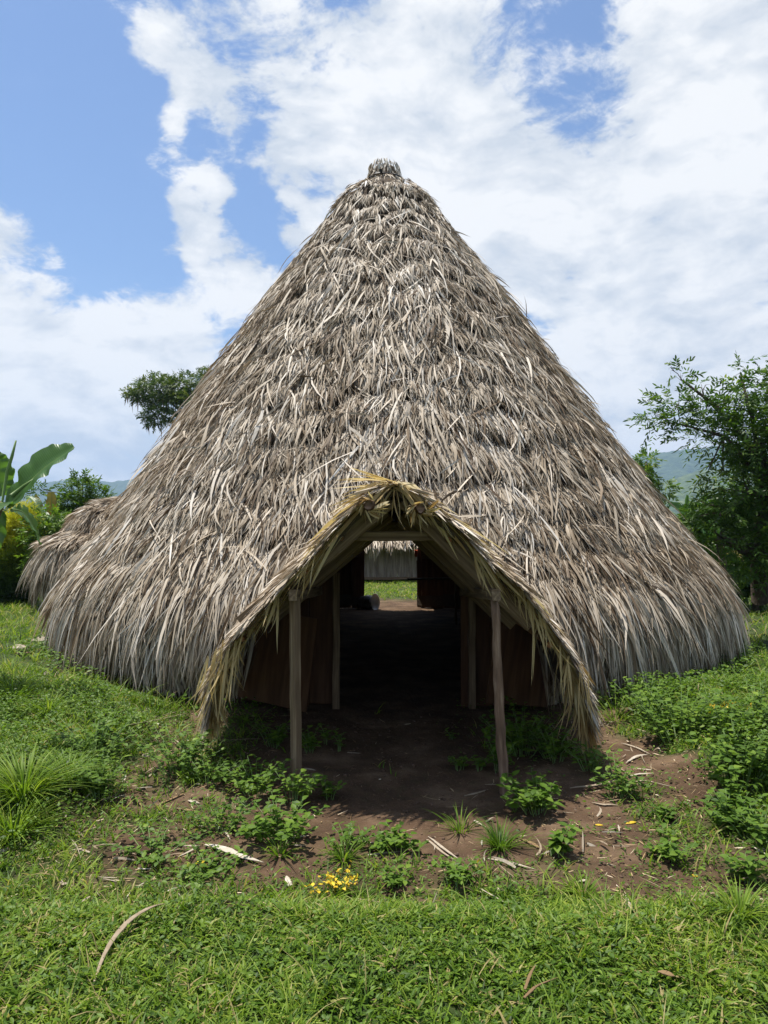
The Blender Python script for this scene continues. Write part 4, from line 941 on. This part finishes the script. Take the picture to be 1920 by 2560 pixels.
def build_grass():
    lawnf = lambda x, y: gmask(x, y)
    P_ = [grassbatch(84000, -2.9, 2.9, 1.7, 3.62, 1, (.03, .085), (.006, .0125), lean=1.25, tb=.52, tuft=6),
          grassbatch(1800, -2.4, 2.4, 2.3, 3.6, 9, (.10, .17), (.004, .007), lean=.5, tb=.62),
          grassbatch(80000, -4.5, 4.6, 3.5, 7.6, 2, (.05, .14), (.006, .011), power=1.2, tb=.50),
          grassbatch(9000, -4.2, -1.75, 3.6, 8.5, 3, (.15, .30), (.006, .010), lambda x, y: gmask(x, y)*ss(.45, .7, vn(x*1.7, y*1.7, 90)), lean=.55, tb=.6),
          grassbatch(26000, -14, -3, 7, 20, 4, (.10, .26), (.010, .02), tb=.6),
          grassbatch(22000, 3.5, 14, 6.5, 24, 5, (.10, .26), (.010, .02), tb=.62),
          grassbatch(16000, -3, 4, 17.6, 26, 6, (.06, .14), (.012, .022), tb=.66)]
    # arching tussock at the left margin
    V, Q, T = merge(P_); o = mesh_np('grass', V, Q, M['grass'], None, T); setp(o, 'short bright green grass of the lawn and banks', 'grass', kind='stuff')
build_grass()
def build_cover():
    def cov(n, x0, x1, y0, y1, seed, L, fn, hmax):
        x, y, g = scatter(n, x0, x1, y0, y1, seed, fn); 
        r = 3; x = np.repeat(x, r)+g.normal(0, L*.6, len(x)*r); y = np.repeat(y, r)+g.normal(0, L*.6, len(y)*r); m = len(x)
        z = height(x, y)+hmax*g.random(m)**1.2*(.3+vn(x*2, y*2, 61))
        a = g.random(m)*6.283; D = np.stack([np.cos(a), np.sin(a), g.normal(.15, .35, m)], -1); Nn = np.stack([0*a, 0*a, 1+0*a], -1)+g.normal(0, .35, (m, 3))
        V, Q, k = ribbons(np.stack([x, y, z], -1), D, Nn, L*(.6+.8*g.random(m)), L*.55*(.6+.8*g.random(m)), np.stack([0*a, 0*a, -.3*g.random(m)], -1), None, None, 'oval', .25, 3)
        return V, Q, np.repeat(np.clip(.5+g.normal(0, .2, m), 0, 1), k)
    cl = lambda x, y: np.clip((vn(x*2.1, y*2.1, 81)*1.7-.45), 0, 1)
    A = [cov(26000, -4.2, -.4, 3.4, 7.5, 1, .028, lambda x, y: (gmask(x, y)*.9+.12*ss(-.7, -1.2, x))*cl(x, y), .12),
         cov(22000, .5, 4.6, 3.4, 7.5, 2, .028, lambda x, y: (gmask(x, y)*.9+.06)*cl(x, y), .10),
         cov(16000, -2.6, 2.9, 3.25, 4.4, 3, .020, lambda x, y: .42*cl(x*1.6, y*1.6)*(1-ss(1.2, .7, np.abs(x))*ss(3.9, 4.1, y)), .04),
         cov(13000, -2.9, 2.9, 1.8, 3.45, 4, .026, lambda x, y: .25+.75*cl(x, y), .05),
         cov(9000, 2.2, 4.6, 4.6, 7.2, 5, .035, lambda x, y: ss(2.1, 2.6, x)*ss(.25, .6, vn(x*3, y*3, 7)), .24),
         cov(9000, -4.0, -1.9, 4.2, 6.6, 6, .032, lambda x, y: ss(-1.9, -2.3, x)*cl(x+3, y), .16)]
    # under the hem of the thatch
    g = np.random.default_rng(8); th = g.uniform(math.pi*1.08, math.pi*1.92, 5200); rr = 5.35+g.normal(0, .18, 5200); x = HX+rr*np.cos(th); y = HY+rr*np.sin(th)
    k = (np.abs(x-.05) > 1.15) & (vn(th*16, rr, 5) > .42); x, y = x[k], y[k]; m = len(x); a = g.random(m)*6.283
    V, Q, kk = ribbons(np.stack([x, y, height(x, y)+.22*g.random(m)**1.3], -1), np.stack([np.cos(a), np.sin(a), .3+0*a], -1), np.array([[0, -.3, 1.]]).repeat(m, 0)+g.normal(0, .4, (m, 3)), .03+.035*g.random(m), .02+.02*g.random(m), None, None, None, 'oval', .25, 3)
    A.append((V, Q, np.repeat(np.clip(.4+g.normal(0, .2, m), 0, 1), kk)))
    V, Q, T = merge(A); o = mesh_np('ground_cover', V, Q, M['weed'], None, T); setp(o, 'low creeping broad leaved ground cover', 'ground cover', kind='stuff')
    # crumbs: broken straw and clods on the bare earth
    g = np.random.default_rng(19); n = 9500; x = g.uniform(-3.2, 3.6, n); y = g.uniform(3.35, 7.2, n)
    w = ss(1.3, .7, np.abs(x-.05))*.8; k = g.random(n) < (.25+.75*vn(x*1.9, y*1.9, 65)**1.5)*(1-w); x, y = x[k], y[k]; m = len(x); a = g.random(m)*6.283
    V, Q, kk = ribbons(np.stack([x, y, height(x, y)+.006+.012*g.random(m)], -1), np.stack([np.cos(a), np.sin(a), g.normal(0, .06, m)], -1), np.array([[0, 0, 1.]]).repeat(m, 0)+g.normal(0, .3, (m, 3)), .02+.11*g.random(m)**2.2, .002+.006*g.random(m)**2, np.stack([g.normal(0, .2, m), g.normal(0, .2, m), 0*a], -1), None, None, 'strip', 0, 3)
    o = mesh_np('straw_litter', V, Q, M['straw'], None, np.repeat(g.uniform(.1, .95, m), kk)); setp(o, 'fine broken straw scattered on the bare earth', 'straw', kind='stuff')
    n = 620; x = g.uniform(-2.8, 3.2, n); y = g.uniform(3.4, 6.6, n); k = (gmask(x, y) < .75) & (vn(x*1.6, y*1.6, 66) > .42) & ~((np.abs(x-.05) < 1.1) & (y > 4.2)); x, y = x[k], y[k]; m = len(x); a = g.random(m)*6.283
    V, Q, kk = ribbons(np.stack([x, y, height(x, y)+.012+.02*g.random(m)], -1), np.stack([np.cos(a), np.sin(a), g.normal(0, .08, m)], -1), np.array([[0, 0, 1.]]).repeat(m, 0)+g.normal(0, .35, (m, 3)), .06+.20*g.random(m)**1.6, .006+.014*g.random(m)**2, np.stack([g.normal(0, .3, m), g.normal(0, .3, m), 0*a], -1), None, g.normal(0, .5, m), 'strip', 0, 5)
    o = mesh_np('leaf_litter', V, Q, M['husk'], None, np.repeat(g.uniform(0, .95, m), kk)); setp(o, 'small torn scraps of dry palm leaf scattered over the soil', 'leaf litter', kind='stuff')
    n = 2600; x = g.uniform(-2.6, 3.2, n); y = g.uniform(3.4, 7, n); s = .003+.011*g.random(n)**3
    k = gmask(x, y) < .5; x, y, s = x[k], y[k], s[k]; n = len(x)
    cube = np.array([(-1, -1, -.6), (1, -1, -.6), (1, 1, -.6), (-1, 1, -.6), (-1, -1, .6), (1, -1, .6), (1, 1, .6), (-1, 1, .6)], float)
    V = cube[None]*s[:, None, None]*g.uniform(.5, 1.2, (n, 8, 1))+np.stack([x, y, height(x, y)+s*.3], -1)[:, None]
    f = np.array([(0, 3, 2, 1), (4, 5, 6, 7), (0, 1, 5, 4), (1, 2, 6, 5), (2, 3, 7, 6), (3, 0, 4, 7)]); Q = (np.arange(n)[:, None, None]*8+f).reshape(-1, 4)
    o = mesh_np('clods', V.reshape(-1, 3), Q, M['clod'], None, smooth=True); setp(o, 'small earth crumbs and grit', 'soil crumbs', kind='stuff')
M['clod'] = surfmat('clods', [(.3, (.05, .03, .018)), (.7, (.16, .10, .065))], (1, 1, 1), 20, 4, .95, .3)
build_cover()

# ------------------------------------------------------------------ single weeds
def weed(px, py, label, h=.22, spread=.16, stems=9, leaf=.035, name='leafy_weed', mat='weed', tb=.5, seed=0, shape='oval', wr=.62, nleaf=9, flower=None, fl_n=0):
    g = np.random.default_rng(seed+500); b = gpt(px, py); t = empty(name, b, label, 'weed' if mat == 'weed' else 'plant')
    VV, QQ, off = [], [], 0; Pt, D, Nn, tips = [], [], [], []
    for s in range(stems):
        a = g.random()*6.283; r = spread*math.sqrt(g.random()); root = b+Vector((math.cos(a)*r*.35, math.sin(a)*r*.35, -.01))
        root.z = float(height(root.x, root.y))-.01
        hh = h*g.uniform(.55, 1.1); tip = root+Vector((math.cos(a)*r*.9, math.sin(a)*r*.9, hh)); mid = root.lerp(tip, .5)+Vector((-math.cos(a)*.02, -math.sin(a)*.02, hh*.1))
        v, q = tube_np([root, mid, tip], [.0028, .0022, .0012], 5); VV.append(v); QQ.append(q+off); off += len(v); tips.append(tip)
        for k in range(nleaf):
            f = .25+.75*(k+.5)/nleaf; c = (root.lerp(mid, f*2) if f < .5 else mid.lerp(tip, f*2-1)); an = k*2.4+g.random()*.8
            Pt.append(c); D.append((math.cos(an), math.sin(an), g.uniform(-.05, .45))); Nn.append((-.25*math.cos(an), -.25*math.sin(an), 1))
    Pt, D, Nn = np.array([tuple(p) for p in Pt]), np.array(D), np.array(Nn)+g.normal(0, .2, (len(Nn), 3)); n = len(Pt)
    L = leaf*g.uniform(.65, 1.3, n)
    V, Q, k = ribbons(Pt+norm(D)*.006, D, Nn, L, L*wr, np.stack([0*L, 0*L, -.35*g.random(n)], -1), None, None, shape, .22, 4)
    mesh_np('stem', np.concatenate(VV), np.concatenate(QQ), M['midrib'], t, np.zeros(off))
    mesh_np('foliage', V, Q, M[mat], t, np.repeat(np.clip(tb+g.normal(0, .15, n), 0, 1), k))
    if flower:
        fp = np.repeat(np.array([tuple(x) for x in tips])[:fl_n], 7, 0)+g.normal(0, .012, (min(fl_n, len(tips))*7, 3)); n = len(fp)
        V, Q, k = ribbons(fp, norm(g.normal(size=(n, 3)))+np.array([0, 0, .6]), norm(g.normal(size=(n, 3))), .014+.012*g.random(n), .010, None, None, None, 'oval', .2, 3)
        mesh_np('flower', V, Q, M[flower], t, np.repeat(g.random(n), k))
    return t
W = [ # px, py, label, h, spread, stems, leaf
    (640, 1985, 'leafy weed left of the squared entrance post', .24, .17, 16, .036),
    (735, 2010, 'leafy weed at the foot of the squared entrance post', .22, .13, 13, .036),
    (700, 2100, 'largest light green weed in front of the squared entrance post', .20, .20, 22, .038),
    (820, 1998, 'small weed sprig right of the squared entrance post', .15, .08, 5, .034),
    (690, 1865, 'shaded weed under the left of the porch behind the post', .22, .16, 12, .038),
    (775, 1880, 'shaded weed close behind the squared post', .2, .10, 8, .036),
    (850, 1880, 'single thin sprig in the shade right of the squared post', .17, .04, 3, .036),
    (815, 1860, 'sprig of two stems in the shade of the porch', .17, .05, 3, .036),
    (1305, 1885, 'tall shaded weed bush behind the round bark post', .34, .24, 26, .045),
    (1390, 1900, 'dark weed clump right of the round bark post', .26, .22, 18, .040),
    (1345, 2030, 'broad leaved weed in front right of the round bark post', .20, .16, 14, .048),
    (1250, 1935, 'weed growing against the round bark post', .28, .10, 9, .038),
    (1150, 1925, 'small shaded sprig left of the round bark post', .14, .07, 4, .032),
    (1195, 1925, 'second shaded sprig beside the round bark post', .12, .07, 4, .032),
    (1400, 2140, 'upright pale green weed in the damp patch', .17, .06, 6, .046),
    (1545, 1990, 'yellowish weed clump at the edge of the shade', .22, .14, 12, .034),
    (1480, 1930, 'sunlit weed clump between shade and straw at right', .20, .14, 12, .032),
    (1665, 2050, 'little dark rosette on bare soil at right', .09, .06, 7, .032),
    (1670, 2150, 'low weed in the bare earth right of the damp patch', .12, .10, 8, .036),
    (1870, 2210, 'bright weed at the right edge above the lawn', .14, .08, 6, .04),
    (1000, 2125, 'low weed with pointed leaves in the middle of the earth path', .13, .12, 8, .036),
    (950, 2130, 'low weed beside the pointed leaved one on the path', .10, .06, 5, .032),
    (870, 2120, 'low weed at the lower edge of the porch shade', .13, .14, 9, .026),
    (1140, 2215, 'fern like green weed at the middle of the lawn edge', .12, .09, 9, .028),
    (985, 2215, 'sparse weed near the yellow flowers', .09, .08, 6, .028),
    (445, 1930, 'dense sunlit weed bush on the left bank', .30, .24, 26, .038),
    (250, 1995, 'bright leaved weed at the foot of the left bank', .24, .16, 16, .040),
    (230, 1900, 'dark weed bush on top of the left bank', .30, .26, 24, .036),
    (520, 1960, 'weed clump between straw heaps at left', .18, .16, 14, .030),
    (550, 2080, 'dark weed above the white husks', .18, .14, 14, .030),
    (520, 2190, 'low weed beside the small yellow bloom', .10, .16, 12, .030),
    (380, 2130, 'low dark weed left of the white husks', .11, .20, 14, .028),
    (1700, 1850, 'tall lush weed bush on the right bank', .36, .28, 30, .042),
    (1850, 1960, 'thick weed bush hanging over the right bank', .36, .28, 30, .048),
    (1900, 1830, 'weed bush at the right edge behind the bank', .34, .30, 28, .045),
    (1620, 1790, 'weed bush on the right beside the thatch hem', .32, .24, 20, .042),
    (1820, 2065, 'light green weed at the foot of the right bank', .20, .14, 14, .040),
    (1900, 2110, 'weed clump at the right edge below the bank', .20, .16, 16, .038),
    (1130, 1850, 'weak sprig in the porch shade', .10, .04, 2, .03)]
for i, w in enumerate(W):
    weed(w[0], w[1], w[2], w[3]*1.0, w[4]*1.25, int(w[5]*1.6), w[6]*1.32, seed=i, tb=.5 if w[1] > 1900 else .55)
weed(830, 2235, 'little plant covered in bright yellow flowers at the lawn edge', .10, .10, 13, .026, 'yellow_flower', 'yellow', .6, 77, nleaf=4, flower='yellow', fl_n=9)
weed(1815, 1860, 'weed with pale yellow flowers on the right bank', .34, .20, 12, .04, 'yellow_flower', 'weed', .6, 78, flower='yellow', fl_n=9)
weed(508, 2188, 'single small yellow bloom left of the white husk', .09, .02, 2, .022, 'yellow_flower', 'weed', .6, 79, nleaf=3, flower='yellow', fl_n=2)
weed(1192, 2195, 'tiny yellow bloom beside the fern like weed', .10, .02, 2, .022, 'yellow_flower', 'weed', .6, 80, nleaf=3, flower='yellow', fl_n=1)

def tussock(px, py, label, n, L, w=.008, tb=.5, seed=0, lean=.6):
    g = np.random.default_rng(seed+900); b = gpt(px, py); a = g.random(n)*6.283; r = L*.22*np.sqrt(g.random(n))
    p = np.stack([b.x+np.cos(a)*r, b.y+np.sin(a)*r, 0*a], -1); p[:, 2] = height(p[:, 0], p[:, 1])-.01; ln = lean*g.random(n)
    ln = ln*1.5; D = np.stack([np.cos(a)*ln, np.sin(a)*ln, 1+0*a], -1)
    V, Q, k = ribbons(p, D, np.stack([-np.cos(a), -np.sin(a), ln], -1), L*g.uniform(.5, 1.1, n), w*g.uniform(.7, 1.2, n), np.stack([np.cos(a)*.55, np.sin(a)*.55, -.5+0*a], -1)*g.uniform(.4, 1.2, n)[:, None], None, g.normal(0, .3, n), 'grass', .2, 6)
    o = mesh_np('grass_tuft', V, Q, M['grass'], None, np.repeat(np.clip(tb+g.normal(0, .12, n), 0, .95), k)); setp(o, label, 'grass tuft')
for i, (px, py, lab, n, L, tb) in enumerate([(60, 1990, 'thick long grass tussock at the left edge', 340, .42, .62), (170, 1960, 'long grass tussock beside the bright weed on the left', 200, .34, .6), (30, 2100, 'long grass tuft lower at the left edge', 220, .34, .62), (120, 1790, 'tall grass tuft on the far left bank', 160, .36, .6), (30, 1750, 'upright grass tuft at the left edge', 160, .40, .62), (1250, 2120, 'dry greyish grass tuft in the middle of the earth', 130, .22, .35), (1150, 2080, 'thin arching grass left of the dry tuft', 40, .22, .45), (860, 2150, 'spreading grass tuft below the squared post', 90, .16, .5), (1720, 1700, 'tall blades standing by the thatch at right', 50, .5, .6), (1540, 1800, 'thin grass tuft by the hem at right', 60, .34, .55), (480, 1950, 'grass tuft in the straw at left', 70, .20, .45), (905, 2250, 'blue green narrow grass tuft near the yellow flowers', 60, .13, .3), (700, 2140, 'grass blades between the fallen husks', 40, .16, .5), (1460, 2240, 'grass tuft near the middle right of the lawn edge', 80, .16, .55), (1850, 2290, 'tall bright grass tuft at the right of the lawn', 90, .22, .65)]):
    tussock(px, py, lab, n, L, seed=i, tb=tb)

# ------------------------------------------------------------------ fallen leaves, husks, sticks
def strip(pix, w, label, name, mat='husk', tb=.7, lift=.012, prof='lance', fold=.25, cat='dry leaf', curl=0.0, seed=0):
    rs = random.Random(seed); pts = [gpt(*p) for p in pix]; n = 15; out = []
    for i in range(n):
        t = i/(n-1)*(len(pts)-1); k = min(int(t), len(pts)-2); f = t-k; p = pts[k].lerp(pts[k+1], f)
        p.z = max(p.z, float(height(p.x, p.y)))+lift+curl*math.sin(math.pi*i/(n-1)); out.append(p)
    for _ in range(3): out = [out[0]]+[(out[i-1]+out[i]*2+out[i+1])/4 for i in range(1, n-1)]+[out[-1]]
    pr = np.interp(np.linspace(0, 1, n), np.linspace(0, 1, 5), LEAFW[prof]); V = []
    for i, p in enumerate(out):
        d = (out[min(i+1, n-1)]-out[max(i-1, 0)]).normalized(); s = d.cross(Vector((0, 0, 1))).normalized(); hw = w*.5*pr[i]*rs.uniform(.82, 1.12)
        up = Vector((0, 0, 1)); V += [p-s*hw, p-s*hw*.5+up*hw*fold, p+up*hw*fold*.3, p+s*hw*.5+up*hw*fold, p+s*hw]
    V = np.array([tuple(v) for v in V]); i = (np.arange(n-1)[:, None]*5+np.arange(4)).ravel(); Q = np.stack([i, i+1, i+6, i+5], -1)
    # real thickness
    V2 = V-np.array([0, 0, .003]); Q = np.concatenate([Q, Q[:, ::-1]+len(V)])
    o = mesh_np(name, np.concatenate([V, V2]), Q, M[mat], None, np.full(len(V)*2, tb)); setp(o, label, cat)
    return o
ST = [
    ([(232, 2485), (262, 2400), (320, 2330), (370, 2295), (415, 2275)], .025, 'long curved dry palm leaf lying on the lawn at left', .38, .03),
    ([(512, 2120), (545, 2125), (600, 2150), (660, 2166)], .050, 'white folded husk lying left of centre', 1.0, .02),
    ([(455, 2118), (500, 2116)], .02, 'thin grey stalk end left of the white husk', .7, .005),
    ([(640, 2092), (680, 2090), (730, 2097), (772, 2094)], .036, 'long white husk pointing right in front of the weeds', .9, .01),
    ([(538, 2062), (560, 2080), (576, 2104)], .022, 'short white curl of husk above the folded husk', .95, .01),
    ([(470, 2005), (500, 2012)], .034, 'short white husk among the straw', .9, .01),
    ([(385, 2020), (430, 2000), (468, 1985)], .022, 'tan split stalk in the straw heap', .25, .01),
    ([(440, 2025), (495, 2032)], .028, 'broad tan sheath piece in the straw heap', .3, .01),
    ([(330, 1990), (355, 2020)], .02, 'tan leaf tip at the left of the straw heap', .3, .01),
    ([(372, 1945), (405, 1916)], .018, 'pale stick on bare earth at left', .5, .01),
    ([(452, 1885), (520, 1878), (575, 1873)], .016, 'long pale straw below the left porch fringe', .6, .012),
    ([(490, 1850), (520, 1875), (540, 1880)], .026, 'crossed pale leaf below the left porch fringe', .7, .02),
    ([(565, 1885), (588, 1912)], .026, 'orange tan leaf scrap near the left fringe', .2, .02),
    ([(600, 1892), (606, 1920), (560, 1940), (525, 1945)], .024, 'bent tan leaf scrap in the lit straw at left', .35, .02),
    ([(758, 1922), (790, 1927)], .02, 'small white chip in the porch shade', .7, .003),
    ([(868, 1882), (905, 1884)], .014, 'thin white chip deeper in the porch shade', .6, .003),
    ([(1160, 1992), (1190, 1985), (1222, 1976)], .020, 'pale leaf strip left of the round post base', .5, .006),
    ([(1070, 2095), (1110, 2125), (1148, 2152)], .020, 'pair of pale split sticks on the earth, upper one', .75, .008),
    ([(1068, 2102), (1105, 2133), (1142, 2156)], .018, 'pair of pale split sticks on the earth, lower one', .6, .006),
    ([(1220, 2150), (1270, 2158), (1340, 2178)], .024, 'long pale stalk near the middle of the earth', .75, .008),
    ([(1186, 2055), (1215, 2072)], .018, 'pale stalk bit above the dry grass tuft', .8, .01),
    ([(1215, 2058), (1235, 2047)], .014, 'tiny pale stalk bit above the dry grass tuft', .7, .01),
    ([(1300, 2100), (1330, 2112), (1352, 2126)], .030, 'buff husk tucked behind the upright weed', .3, .01),
    ([(1425, 1981), (1470, 1978), (1530, 1965), (1555, 1958)], .026, 'long pale leaf stalk lying across the weeds at right', .45, .03),
    ([(1480, 2010), (1510, 2016), (1550, 2018)], .022, 'pale leaf below the long stalk at right', .5, .01),
    ([(1570, 1945), (1600, 1938), (1635, 1937)], .022, 'white stick on the reddish path at right', .85, .01),
    ([(1585, 1958), (1620, 1955), (1690, 1972)], .014, 'thin straw across the reddish path', .6, .008),
    ([(1565, 1912), (1590, 1895), (1620, 1890)], .030, 'white husk crossing others near the right bank', .9, .015),
    ([(1552, 1862), (1590, 1872), (1630, 1892)], .020, 'upper pale stalk of the heap at right', .8, .015),
    ([(1420, 1828), (1450, 1826), (1472, 1818)], .020, 'pale strip under the right thatch fringe', .55, .01),
    ([(1415, 1832), (1420, 1850), (1422, 1860)], .020, 'tan hooked strip under the right thatch fringe', .35, .01),
    ([(1795, 2025), (1793, 2050)], .026, 'white husk chip on the path near the right bank', 1.0, .01),
    ([(1890, 2135), (1918, 2125)], .03, 'whitish husk at the right edge', .85, .01),
    ([(1565, 2062), (1592, 2058)], .030, 'yellow fallen leaf on damp soil', .12, .006),
    ([(1488, 2064), (1508, 2066)], .024, 'smaller yellow fallen leaf beside the damp patch', .1, .006),
    ([(1728, 2190), (1746, 2194)], .022, 'orange fallen leaf at right', .05, .006),
    ([(1188, 2205), (1200, 2215), (1225, 2222)], .020, 'grey brown leaf scrap beside the fern like weed', .3, .01),
    ([(1240, 2225), (1262, 2237)], .018, 'white scrap right of the fern like weed', .85, .01),
    ([(1445, 2210), (1468, 2204)], .02, 'white leaf scrap at the lawn edge', .95, .01),
    ([(1565, 2250), (1572, 2275), (1578, 2285)], .026, 'white strip upright in the lawn edge', .9, .02),
    ([(1500, 2160), (1540, 2168)], .014, 'thin straw right of the damp patch', .5, .006),
    ([(1645, 2462), (1670, 2468), (1688, 2474)], .030, 'pinkish tan bark chip on the lawn at right', .25, .05),
    ([(1310, 2530), (1340, 2500), (1395, 2478)], .012, 'dry twig lying in the lawn at the bottom', .2, .05),
    ([(1312, 2510), (1330, 2460), (1340, 2445)], .012, 'dry brown stem standing out of the lawn at the bottom', .2, .05),
    ([(716, 2205), (722, 2225), (724, 2230)], .042, 'white pointed leaf tip standing by the yellow flowers', 1.0, .03),
    ([(885, 2102), (930, 2110), (985, 2112)], .014, 'curved white straw on the earth path', .8, .006),
    ([(920, 2140), (960, 2135), (1005, 2131)], .016, 'second white straw on the earth path', .8, .006),
    ([(60, 1978), (150, 1968)], .012, 'dry stalk in the left grass', .5, .05),
    ([(176, 1955), (176, 1980), (174, 2000)], .022, 'grey dead leaf hanging beside the bright weed', .6, .03),
    ([(180, 2130), (205, 2128), (230, 2138)], .024, 'pale bark scrap at left', .6, .01),
    ([(300, 1832), (400, 1812), (470, 1796)], .010, 'very long green white grass stalk by the left hem', .5, .05)]
for i, (px, w, lab, tb, lift) in enumerate(ST):
    yl = 'yellow' if 'yellow fallen' in lab or 'orange fallen' in lab else None
    nm = 'twig' if ('twig' in lab or 'stick' in lab or 'stem' in lab) else 'dry_leaf'
    strip(px, w, lab, nm, yl or ('straw' if tb < .33 else 'husk'), .55 if yl else tb*.82, lift, 'lance' if w > .018 else 'grass', .3, 'stick' if nm == 'twig' else 'dry leaf', .02 if i == 0 else 0, i)

def rock(px, py, s, label, seed):
    rs = random.Random(seed); b = gpt(px, py); import bmesh
    bm = bmesh.new(); bmesh.ops.create_icosphere(bm, subdivisions=3, radius=1)
    for v in bm.verts:
        n = .75+.35*float(vn(v.co.x*1.7+seed, v.co.y*1.7+v.co.z*1.3, seed)); v.co = Vector((v.co.x*s[0], v.co.y*s[1], v.co.z*s[2]))*n
    me = bpy.data.meshes.new('rock'); bm.to_mesh(me); bm.free(); o = link('rock', me, M['stone']); o.location = b+Vector((0, 0, s[2]*.35)); setp(o, label, 'rock')
rock(45, 1628, (.13, .09, .07), 'angular tan rock in the grass at far left', 3)
rock(100, 1612, (.17, .10, .09), 'pale knobbly rock beside the thatch at far left', 5)
rock(113, 1690, (.06, .05, .035), 'small whitish stone in the left grass', 6)
rock(365, 1892, (.035, .03, .02), 'small orange brown stone on bare earth at left', 8)
beam('plank_scrap', gpt(42, 1640)+Vector((0, 0, .03)), gpt(74, 1638)+Vector((0, 0, .03)), .07, .02, M['wood_red'], None); setp(bpy.data.objects['plank_scrap'], 'short reddish board scrap in front of the tan rock', 'board')

# ------------------------------------------------------------------ air
def haze():
    X0, X1, Y0, Y1, Z0, Z1 = -4200, 4200, -500, 4300, -25, 420
    V = [(x, y, z) for z in (Z0, Z1) for x, y in ((X0, Y0), (X1, Y0), (X1, Y1), (X0, Y1))]
    o = mesh_py('haze', V, [(0, 3, 2, 1), (4, 5, 6, 7), (0, 1, 5, 4), (1, 2, 6, 5), (2, 3, 7, 6), (3, 0, 4, 7)], None)
    m = bpy.data.materials.new('air'); m.use_nodes = True; nt = m.node_tree; nt.nodes.clear()
    out = nt.nodes.new('ShaderNodeOutputMaterial'); v = nt.nodes.new('ShaderNodeVolumePrincipled'); nt.links.new(v.outputs[0], out.inputs['Volume'])
    v.inputs['Color'].default_value = (.46, .67, 1, 1); v.inputs['Density'].default_value = .00021; v.inputs['Anisotropy'].default_value = .2
    o.data.materials.append(m); setp(o, 'pale blue air haze over the distant hills', 'haze', kind='stuff')
haze()
# repeats of one kind share a group phrase
GR = {'weed': 'leafy weeds around the entrance', 'grass tuft': 'grass tufts around the earth patch', 'dry leaf': 'fallen dry leaves and husks', 'stick': 'fallen sticks and stems', 'rock': 'stones lying in the grass', 'banana plant': 'banana plants behind the huts', 'bush': 'bushes along the far edge of the clearing'}
for o in COL.objects:
    if o.parent is None and o.get('category') in GR: o['group'] = GR[o['category']]
